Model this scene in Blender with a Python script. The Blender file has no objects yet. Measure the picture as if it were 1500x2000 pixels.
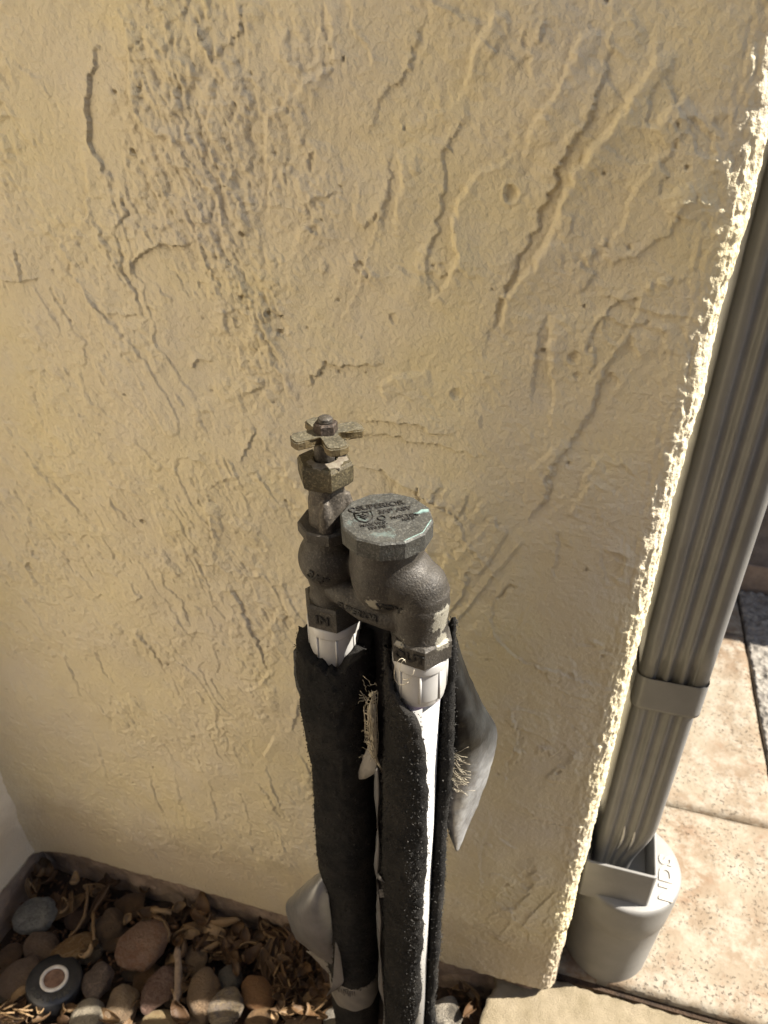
import bpy, bmesh, math, random
import numpy as np
from mathutils import Vector, Matrix
from mathutils.bvhtree import BVHTree
rad = math.radians
S = bpy.context.scene
COL = S.collection
random.seed(7)

# ------------------------------------------------------------------ camera, light, exposure
F = 1444.0
CAM = np.array([0.11615, -0.42272, 0.90])
RW = np.array([[0.96148805, -0.14589339, 0.23292885],
               [0.27477948, 0.52899689, -0.8029063],
               [-0.00607992, 0.83598888, 0.5487127]])
cd = bpy.data.cameras.new('camera'); cam = bpy.data.objects.new('camera', cd); COL.objects.link(cam)
cd.sensor_fit = 'VERTICAL'; cd.sensor_height = 36.0; cd.sensor_width = 27.0
cd.lens = F / 2000 * 36.0
cd.clip_start = 0.02; cd.clip_end = 300
M4 = Matrix([list(RW[0]) + [CAM[0]], list(RW[1]) + [CAM[1]], list(RW[2]) + [CAM[2]], [0, 0, 0, 1]])
cam.matrix_world = M4
cd.dof.use_dof = True; cd.dof.focus_distance = 0.44; cd.dof.aperture_fstop = 13.0
S.camera = cam

SUN_AZ, SUN_EL = 16.5, 50.0
sd = np.array([math.cos(rad(SUN_EL)) * math.cos(rad(SUN_AZ)), math.cos(rad(SUN_EL)) * math.sin(rad(SUN_AZ)), math.sin(rad(SUN_EL))])
w = bpy.data.worlds.new('World'); S.world = w; w.use_nodes = True
nt = w.node_tree
sky = nt.nodes.new('ShaderNodeTexSky'); sky.sky_type = 'NISHITA'; sky.sun_disc = False
sky.sun_elevation = rad(SUN_EL); sky.sun_rotation = rad(90 - SUN_AZ)
nt.links.new(sky.outputs[0], nt.nodes['Background'].inputs[0]); nt.nodes['Background'].inputs[1].default_value = 0.062
sl = bpy.data.lights.new('sun', 'SUN'); sl.energy = 5.0; sl.angle = rad(0.5); sl.color = (1.0, 0.93, 0.82)
so = bpy.data.objects.new('sun', sl); COL.objects.link(so)
so.rotation_euler = Vector(sd).to_track_quat('Z', 'Y').to_euler()
S.view_settings.view_transform = 'Standard'; S.view_settings.look = 'None'
S.view_settings.exposure = 1.74; S.view_settings.gamma = 1.0
S.render.engine = 'CYCLES'
S.cycles.max_bounces = 8; S.cycles.diffuse_bounces = 5; S.cycles.use_denoising = True
S.cycles.sample_clamp_indirect = 6.0

def P(px, py, ax, val):
    """the place in the world seen at a point of the photograph, on the plane axis = val"""
    r = RW @ np.array([(px - 750) / F, -(py - 1000) / F, -1.0])
    t = (val - CAM[ax]) / r[ax]
    return CAM + t * r
def depth_of(p):
    return -(RW.T @ (np.array(p) - CAM))[2]

# ------------------------------------------------------------------ noise
def _h(ix, iy, iz):
    n = (ix.astype(np.int64) * 374761393 + iy.astype(np.int64) * 668265263 + iz.astype(np.int64) * 2147483647 + 1442695) & 0xffffffff
    n = ((n ^ (n >> 13)) * 1274126177) & 0xffffffff
    n = ((n ^ (n >> 16)) * 2246822519) & 0xffffffff
    return ((n ^ (n >> 15)) & 0xffffff) / float(0xffffff)
def noise(x, y, z=0.0, s=1.0, seed=0):
    x = np.asarray(x, float) / s + seed * 17.31; y = np.asarray(y, float) / s + seed * 5.77
    flat = np.isscalar(z)
    z = (np.zeros_like(x) + z / s + seed * 3.1) if flat else np.asarray(z) / s + seed * 3.1
    ix, iy, iz = np.floor(x), np.floor(y), np.floor(z)
    fx, fy, fz = x - ix, y - iy, z - iz
    fx = fx * fx * fx * (fx * (fx * 6 - 15) + 10); fy = fy * fy * fy * (fy * (fy * 6 - 15) + 10); fz = fz * fz * (3 - 2 * fz)
    def c(a, b): 
        v0 = _h(ix + a, iy + b, iz)
        if flat: return v0
        return v0 * (1 - fz) + _h(ix + a, iy + b, iz + 1) * fz
    return (c(0, 0) * (1 - fx) + c(1, 0) * fx) * (1 - fy) + (c(0, 1) * (1 - fx) + c(1, 1) * fx) * fy * 1.0
def fbm(x, y, z=0.0, s=1.0, o=4, seed=0):
    v = 0; a = 1; t = 0
    for i in range(o):
        v = v + a * noise(x, y, z, s / 2 ** i, seed + i); t += a; a *= .5
    return v / t
def sstep(a, b, x):
    t = np.clip((x - a) / (b - a), 0, 1); return t * t * (3 - 2 * t)

# ------------------------------------------------------------------ mesh helpers
def tag(o, label=None, cat=None, group=None, kind=None):
    if label: o['label'] = label
    if cat: o['category'] = cat
    if group: o['group'] = group
    if kind: o['kind'] = kind
    return o
def empty(name, loc=(0, 0, 0)):
    o = bpy.data.objects.new(name, None); COL.objects.link(o); o.location = loc; o.empty_display_size = .02
    return o
def link(name, me, mat=None, parent=None, smooth=True):
    o = bpy.data.objects.new(name, me); COL.objects.link(o)
    if mat and not me.materials: me.materials.append(mat)
    if smooth: me.polygons.foreach_set('use_smooth', [True] * len(me.polygons))
    if parent is not None:
        o.parent = parent; o.matrix_parent_inverse = Matrix.Translation(-Vector(world_loc(parent)))
    return o
def world_loc(o):
    v = Vector(o.location)
    while o.parent: 
        o = o.parent; v = v + Vector(o.location)
    if o.type == 'MESH': pass
    return v
def mesh(name, V, Fc):
    me = bpy.data.meshes.new(name); me.from_pydata([tuple(v) for v in V], [], Fc); me.update(); return me
def gridmesh(name, A, wrap=False):
    """A: array (n, m, 3) -> quad sheet, built fast"""
    n, m = A.shape[:2]
    me = bpy.data.meshes.new(name)
    i, j = np.meshgrid(np.arange(n - 1), np.arange(m if wrap else m - 1), indexing='ij')
    j2 = (j + 1) % m
    q = np.stack([i * m + j, i * m + j2, (i + 1) * m + j2, (i + 1) * m + j], -1).reshape(-1, 4)
    me.vertices.add(n * m); me.vertices.foreach_set('co', A.reshape(-1).astype(np.float32))
    me.loops.add(len(q) * 4); me.loops.foreach_set('vertex_index', q.reshape(-1).astype(np.int32))
    me.polygons.add(len(q)); me.polygons.foreach_set('loop_start', np.arange(0, len(q) * 4, 4, dtype=np.int32))
    me.update(calc_edges=True); me.validate()
    return me
def bm_obj(name, bm, mat, parent=None, smooth=False, bevel=0, seg=2):
    if bevel:
        bmesh.ops.bevel(bm, geom=[e for e in bm.edges if len(e.link_faces) == 2 and e.calc_face_angle(0) > .5], offset=bevel, segments=seg, affect='EDGES', profile=.6)
    bmesh.ops.recalc_face_normals(bm, faces=bm.faces[:])
    me = bpy.data.meshes.new(name); bm.to_mesh(me); bm.free()
    o = link(name, me, mat, parent, smooth)
    return o
def box(bm, a, b):
    vs = [bm.verts.new((x, y, z)) for z in (a[2], b[2]) for y in (a[1], b[1]) for x in (a[0], b[0])]
    for f in ((0, 2, 3, 1), (4, 5, 7, 6), (0, 1, 5, 4), (2, 6, 7, 3), (0, 4, 6, 2), (1, 3, 7, 5)): bm.faces.new([vs[k] for k in f])
def prism(bm, pts, z0, z1):
    lo = [bm.verts.new((x, y, z0)) for x, y in pts]; hi = [bm.verts.new((x, y, z1)) for x, y in pts]
    n = len(pts)
    bm.faces.new(lo[::-1]); bm.faces.new(hi)
    for k in range(n): bm.faces.new((lo[k], lo[(k + 1) % n], hi[(k + 1) % n], hi[k]))
def lathe(bm, c, prof, n=48, cap=True, rot=0, axis=None):
    """prof: list of (r, z) absolute z"""
    rings = []
    for r, z in prof:
        rings.append([bm.verts.new((c[0] + r * math.cos(rot + 2 * math.pi * k / n), c[1] + r * math.sin(rot + 2 * math.pi * k / n), z)) for k in range(n)])
    for a, b in zip(rings, rings[1:]):
        for k in range(n): bm.faces.new((a[k], a[(k + 1) % n], b[(k + 1) % n], b[k]))
    if cap: bm.faces.new(rings[0][::-1]); bm.faces.new(rings[-1])
def tube(bm, pts, r, n=6):
    rings = []
    for i, p in enumerate(pts):
        p = Vector(p); d = (Vector(pts[min(i + 1, len(pts) - 1)]) - Vector(pts[max(i - 1, 0)])).normalized()
        a = d.orthogonal().normalized(); b = d.cross(a)
        rr = r[i] if hasattr(r, '__len__') else r
        rings.append([bm.verts.new(p + a * rr * math.cos(2 * math.pi * k / n) + b * rr * math.sin(2 * math.pi * k / n)) for k in range(n)])
    for A, B in zip(rings, rings[1:]):
        best = min(range(n), key=lambda s: (A[0].co - B[s].co).length)
        for k in range(n): bm.faces.new((A[k], A[(k + 1) % n], B[(k + 1 + best) % n], B[(k + best) % n]))
    bm.faces.new(rings[0][::-1]); bm.faces.new(rings[-1])

# ------------------------------------------------------------------ materials
class Mt:
    def __init__(s, name, rough=.8, metal=0.0, spec=.5):
        s.m = bpy.data.materials.new(name); s.m.use_nodes = True; s.t = s.m.node_tree; s.b = s.t.nodes['Principled BSDF']
        s.b.inputs['Roughness'].default_value = rough; s.b.inputs['Metallic'].default_value = metal
        s.b.inputs['Specular IOR Level'].default_value = spec
        s.co = s.t.nodes.new('ShaderNodeTexCoord').outputs['Object']
    def N(s, typ, **k):
        n = s.t.nodes.new(typ)
        for a, b in k.items(): setattr(n, a, b)
        return n
    def put(s, sock, v):
        if hasattr(v, 'links') or isinstance(v, bpy.types.NodeSocket): s.t.links.new(v, sock)
        else: sock.default_value = v
    def noise(s, scale, detail=4, rough=.55, co=None, dist=0):
        n = s.N('ShaderNodeTexNoise'); s.t.links.new(co or s.co, n.inputs['Vector'])
        n.inputs['Scale'].default_value = scale; n.inputs['Detail'].default_value = detail; n.inputs['Roughness'].default_value = rough; n.inputs['Distortion'].default_value = dist
        return n.outputs['Fac']
    def voro(s, scale, feature='F1', co=None):
        n = s.N('ShaderNodeTexVoronoi', feature=feature); s.t.links.new(co or s.co, n.inputs['Vector']); n.inputs['Scale'].default_value = scale
        return n.outputs['Distance']
    def mapped(s, sc=(1, 1, 1), rot=(0, 0, 0)):
        n = s.N('ShaderNodeMapping'); s.t.links.new(s.co, n.inputs['Vector']); n.inputs['Scale'].default_value = sc; n.inputs['Rotation'].default_value = rot
        return n.outputs[0]
    def ramp(s, fac, stops):
        n = s.N('ShaderNodeValToRGB'); s.t.links.new(fac, n.inputs[0]); cr = n.color_ramp
        while len(cr.elements) < len(stops): cr.elements.new(.5)
        for e, (p, c) in zip(cr.elements, stops):
            e.position = p; e.color = (c, c, c, 1) if not hasattr(c, '__len__') else (*c, 1)
        return n.outputs[0]
    def mix(s, fac, a, b):
        n = s.N('ShaderNodeMix', data_type='RGBA')
        for sock, v in ((n.inputs[0], fac), (n.inputs[6], a), (n.inputs[7], b)):
            if isinstance(v, bpy.types.NodeSocket): s.t.links.new(v, sock)
            else: sock.default_value = (*v, 1) if hasattr(v, '__len__') else v
        return n.outputs[2]
    def math(s, op, a, b=0.0):
        n = s.N('ShaderNodeMath', operation=op); s.put(n.inputs[0], a); s.put(n.inputs[1], b); return n.outputs[0]
    def color(s, v):
        if isinstance(v, bpy.types.NodeSocket): s.t.links.new(v, s.b.inputs['Base Color'])
        else: s.b.inputs['Base Color'].default_value = (*v, 1)
        return s
    def rough(s, v): s.put(s.b.inputs['Roughness'], v); return s
    def bump(s, h, dist, strength=1.0):
        n = s.N('ShaderNodeBump'); s.t.links.new(h, n.inputs['Height']); n.inputs['Distance'].default_value = dist; n.inputs['Strength'].default_value = strength
        l = s.b.inputs['Normal'].links
        if l: s.t.links.new(l[0].from_socket, n.inputs['Normal'])
        s.t.links.new(n.outputs[0], s.b.inputs['Normal']); return s

def m_stucco(name, c1, c2, c3):
    m = Mt(name, .62, spec=.35)
    base = m.mix(m.ramp(m.noise(9, 5), [(.35, 0.), (.68, 1.)]), c1, c2)
    base = m.mix(m.ramp(m.noise(38, 4, .6), [(.5, 0.), (.8, .6)]), base, c3)
    pit = m.ramp(m.noise(420, 3, .7), [(.2, 1.), (.29, 0.)])
    base = m.mix(m.math('MULTIPLY', pit, .45), base, tuple(x * .5 for x in c1))
    z = m.N('ShaderNodeSeparateXYZ'); m.t.links.new(m.co, z.inputs[0])
    dz = m.math('ADD', z.outputs[2], m.math('MULTIPLY', m.noise(14, 5, .7), -.16)); dirt = m.ramp(dz, [(0.0, .55), (.06, 0.)])
    base = m.mix(dirt, base, (.34, .27, .19))
    run = m.ramp(m.noise(5, 4, .6, co=m.mapped((5, 5, .5))), [(.55, 0.), (.75, .22)])
    base = m.mix(run, base, (.48, .41, .30))
    m.color(base)
    m.bump(m.noise(330, 3, .5), .0012, 1.0)
    m.bump(m.noise(800, 3, .6), .0004, .8)
    return m.m
MW = m_stucco('stucco_paint', (.63, .545, .345), (.60, .53, .40), (.57, .515, .41))
MWL = m_stucco('side_stucco_paint', (.80, .71, .56), (.83, .75, .60), (.78, .70, .57))
def simple(name, c1, c2, scale, rough=.8, bscale=300, bdist=.0006, spec=.4, metal=0, det=5):
    m = Mt(name, rough, metal, spec); m.color(m.mix(m.ramp(m.noise(scale, det, .6), [(.32, 0.), (.68, 1.)]), c1, c2))
    if bdist: m.bump(m.noise(bscale, 5, .65), bdist)
    return m.m
M_found = simple('foundation_concrete', (.19, .135, .10), (.32, .24, .18), 45, .9, 160, .003)
M_ledge = simple('ledge_concrete', (.185, .150, .092), (.26, .215, .145), 30, .9, 700, .0022)
M_soil = simple('soil', (.018, .011, .007), (.06, .036, .02), 60, .95, 120, .006)
def m_paver():
    m = Mt('travertine', .75, spec=.35)
    c = m.mix(m.ramp(m.noise(7, 5, .6), [(.4, 0.), (.58, 1.)]), (.205, .17, .122), (.155, .11, .070))
    c = m.mix(m.ramp(m.noise(30, 6, .75), [(.46, 0.), (.60, .9)]), c, (.245, .215, .168))
    c = m.mix(m.ramp(m.noise(16, 4, .7, co=m.mapped((1, 1, 1), (0, 0, 1)), dist=1), [(.55, 0.), (.68, .6)]), c, (.16, .095, .055))
    pit = m.ramp(m.noise(200, 4, .75), [(.36, 1.), (.42, 0.)])
    zone = m.ramp(m.noise(12, 2), [(.4, 0.), (.6, 1.)])
    p = m.math('MULTIPLY', pit, zone)
    c = m.mix(p, c, (.085, .062, .042)); m.color(c)
    m.bump(m.math('SUBTRACT', m.noise(60, 4), p), .002)
    return m.m
M_pav = m_paver()
def m_agg():
    m = Mt('aggregate', .85); v = m.voro(110)
    c = m.mix(m.ramp(m.noise(80, 4), [(.3, 0.), (.7, 1.)]), (.24, .22, .19), (.10, .088, .075))
    c = m.mix(m.ramp(m.noise(20, 4, .7), [(.6, 0.), (.72, 1.)]), c, (.05, .04, .035))
    m.color(c).bump(v, .004); return m.m
M_agg = m_agg()
M_back = simple('far_wall_stone', (.10, .085, .08), (.17, .145, .13), 30, .95, 90, .006)
def m_brass(name, dark, light, spl=0.0, patina=0.0):
    m = Mt(name, .55, .35, .5)
    c = m.mix(m.ramp(m.noise(70, 6, .65), [(.3, 0.), (.7, 1.)]), dark, light)
    if patina:
        p = m.ramp(m.noise(45, 5, .7), [(.60, 0.), (.70, patina)]); c = m.mix(p, c, (.22, .32, .30))
    if spl:
        # lime and paint splashes
        a = m.ramp(m.noise(60, 3, .6, dist=.6), [(.60, 0.), (.66, 1.)]); b = m.ramp(m.noise(420, 3, .7), [(.42, 0.), (.52, 1.)])
        q = m.math('MULTIPLY', m.math('MULTIPLY', a, b), spl); c = m.mix(q, c, (.62, .58, .48))
    c = m.mix(m.ramp(m.noise(700, 2, .6), [(.52, 0.), (.66, .65)]), c, tuple(min(1, x * 2.0) for x in light))
    m.color(c).rough(m.ramp(m.noise(150, 4), [(.3, .45), (.7, .75)]))
    m.bump(m.noise(650, 4, .6), .0006).bump(m.noise(120, 3, .5), .0006)
    return m.m
M_body0 = m_brass('dark_brass', (.017, .014, .010), (.042, .035, .026), .9)
def m_body():
    """the casting: dark brown bronze with mortar and paint stuck to the elbow"""
    m = Mt('dark_casting', .55, .3, .5)
    c = m.mix(m.ramp(m.noise(55, 5, .6), [(.3, 0.), (.7, 1.)]), (.020, .0175, .0145), (.050, .044, .036))
    c = m.mix(m.ramp(m.noise(900, 2, .6), [(.56, 0.), (.68, .45)]), c, (.12, .105, .085))
    tot = None
    for p, rr, sq in (((.0635, -.113, .6215), .014, .45), ((.021, -.121, .6275), .009, .5), ((.060, -.112, .6050), .008, .5), ((.036, -.122, .6060), .006, .5), ((-.010, -.111, .6245), .006, .5), ((.053, -.119, .6480), .005, .4)):
        v = m.N('ShaderNodeVectorMath', operation='DISTANCE'); m.t.links.new(m.co, v.inputs[0]); v.inputs[1].default_value = p
        k = m.math('SUBTRACT', 1.0, m.math('DIVIDE', v.outputs['Value'], rr)); k = m.math('MULTIPLY', m.math('MAXIMUM', k, 0.0), 1.3)
        tot = k if tot is None else m.math('MAXIMUM', tot, k)
    n = m.noise(260, 4, .75); q = m.ramp(m.math('ADD', m.math('MULTIPLY', tot, .55), m.math('SUBTRACT', n, .5)), [(.22, 0.), (.27, 1.)])
    m.color(m.mix(q, c, (.25, .235, .19))).rough(m.ramp(m.noise(150, 4), [(.3, .45), (.7, .7)]))
    m.bump(q, .0005).bump(m.noise(700, 4, .6), .0006)
    return m.m
M_body = m_body()
M_cap = m_brass('cap_brass', (.028, .028, .025), (.055, .054, .047), 0, .3)
M_nut = m_brass('nut_brass', (.034, .027, .014), (.078, .064, .035), .0, .1)
M_hand = m_brass('handle_brass', (.045, .040, .027), (.095, .084, .056))
M_gold = m_brass('worn_brass', (.15, .11, .045), (.07, .053, .028))
M_stem = m_brass('stem_brass', (.028, .024, .019), (.068, .058, .046))
M_rust = m_brass('rusty_nut', (.026, .019, .015), (.06, .044, .033))
M_let = m_brass('letter_brass', (.006, .006, .005), (.014, .012, .010))
M_paste = simple('dried_sealant', (.17, .155, .12), (.09, .07, .05), 260, .8, 500, .0006)
def m_pvc():
    m = Mt('white_pvc', .35, spec=.5)
    c = m.mix(m.ramp(m.noise(60, 4), [(.4, 0.), (.8, .35)]), (.40, .395, .385), (.29, .265, .21))
    st = m.ramp(m.noise(9, 5, .7, co=m.mapped((40, 40, 6))), [(.62, 0.), (.72, .5)])
    m.color(m.mix(st, c, (.33, .27, .20))); return m.m
M_pvc = m_pvc()
M_primer = simple('purple_primer', (.33, .27, .46), (.66, .63, .70), 90, .4, 100, 0)
def m_foam():
    m = Mt('black_foam', .95, spec=.12)
    fl = m.ramp(m.noise(800, 2, .5), [(.70, 0.), (.76, 1.)]); zone = m.ramp(m.noise(28, 3), [(.45, 0.), (.65, 1.)])  # pale flecks in the colour stand in for sparkles on the foam
    c = m.mix(m.ramp(m.noise(30, 4), [(.35, 0.), (.7, 1.)]), (.015, .015, .015), (.040, .037, .033))
    m.color(m.mix(m.math('MULTIPLY', fl, zone), c, (.08, .08, .08)))
    m.bump(m.noise(800, 4, .75), .003)
    return m.m
M_foam = m_foam()
def m_tape(name, c1, c2, rough=.38, metal=.55):
    m = Mt(name, rough, metal, .5)
    c = m.mix(m.ramp(m.noise(25, 5, .6), [(.3, 0.), (.7, 1.)]), c1, c2)
    m.color(c).bump(m.noise(60, 4, .6, co=m.mapped((1, 1, .25))), .0012).bump(m.noise(1300, 1), .0001)
    return m.m
M_tape = m_tape('silver_tape', (.12, .12, .12), (.21, .21, .215))
M_tapeb = m_tape('glue_side_of_tape', (.010, .010, .010), (.035, .035, .036), .6, .15)
M_tapeg = m_tape('dull_grey_tape', (.13, .12, .105), (.20, .185, .165), .6, .1)
M_fib = simple('pale_fibre', (.52, .47, .36), (.36, .31, .22), 200, .8, 300, 0)
def m_gut(name, c, r=.42):
    m = Mt(name, r, 0, .5); k = tuple(x * .82 for x in c)
    m.color(m.mix(m.ramp(m.noise(35, 4, .6), [(.35, 0.), (.7, 1.)]), c, k)); m.bump(m.noise(500, 2), .00012); return m.m
M_down = m_gut('downspout_paint', (.158, .156, .150), .35)
M_pot = m_gut('adapter_plastic', (.20, .194, .182), .5)
M_dust = simple('dusty_plastic_lettering', (.30, .28, .245), (.40, .37, .32), 200, .8, 300, .0003)
M_black = simple('sprinkler_black', (.012, .013, .015), (.03, .03, .032), 60, .35, 400, .0002)
M_blackl = simple('sprinkler_lettering', (.035, .034, .032), (.06, .058, .05), 200, .7, 300, 0)
M_ring = simple('worn_white_ring', (.62, .60, .56), (.42, .38, .33), 120, .6, 400, .0003)
M_core = simple('rusty_core', (.10, .055, .035), (.21, .125, .085), 150, .7, 300, .0008)
def m_leaf(i, a, b):
    m = Mt('dry_leaf_%s' % i, .6, 0, .3)
    oi = m.N('ShaderNodeObjectInfo'); c = m.mix(oi.outputs['Random'], a, b)
    c = m.mix(m.ramp(m.noise(90, 4, .6, co=m.mapped((1, .2, 1))), [(.4, 0.), (.75, .7)]), c, tuple(x * .45 for x in a))
    m.color(c).bump(m.noise(140, 3, .5, co=m.mapped((4, .3, 1))), .0008); return m.m
M_leaf = [m_leaf('rust', (.095, .052, .022), (.044, .023, .011)), m_leaf('tan', (.12, .072, .034), (.060, .034, .016)), m_leaf('straw', (.25, .165, .085), (.13, .08, .038))]
def m_stone(name, a, b, sc=60, vein=None, rough=.62):
    wm = (1.2, 1.1, .95); a, b = tuple(x * k for x, k in zip(a, wm)), tuple(x * k * 1.1 for x, k in zip(b, wm)); vein = vein and tuple(x * k * 1.1 for x, k in zip(vein, wm))
    m = Mt(name, rough, 0, .45)
    sc = sc / 28; c = m.mix(m.ramp(m.noise(sc, 8, .68), [(.36, 0.), (.62, 1.)]), a, b); c = m.mix(m.ramp(m.noise(sc * 9, 5, .7), [(.50, 0.), (.66, .55)]), c, tuple(x * 1.7 for x in b)); c = m.mix(m.ramp(m.noise(sc * 6, 5, .7, dist=.5), [(.54, 0.), (.7, .6)]), c, tuple(x * .35 for x in a))
    if vein: c = m.mix(m.ramp(m.noise(sc * .6, 5, .6, dist=1.8, co=m.mapped((1, 2.5, 1), (0, .4, .7))), [(.52, 0.), (.6, .8), (.66, 0.)]), c, vein)
    m.color(c).bump(m.noise(9, 6, .7), .09); return m.m

# ------------------------------------------------------------------ the stucco wall, with its trowelled relief
def c2(*p): return [(650 + x / 2, y / 2) for x, y in p]
def c1(*p): return [(x / 2, y / 2) for x, y in p]
def c3(*p): return [(x * .4267, 900 + y * .4267) for x, y in p]
def c4(*p): return [(800 + x * .525, 900 + y * .525) for x, y in p]
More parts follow.
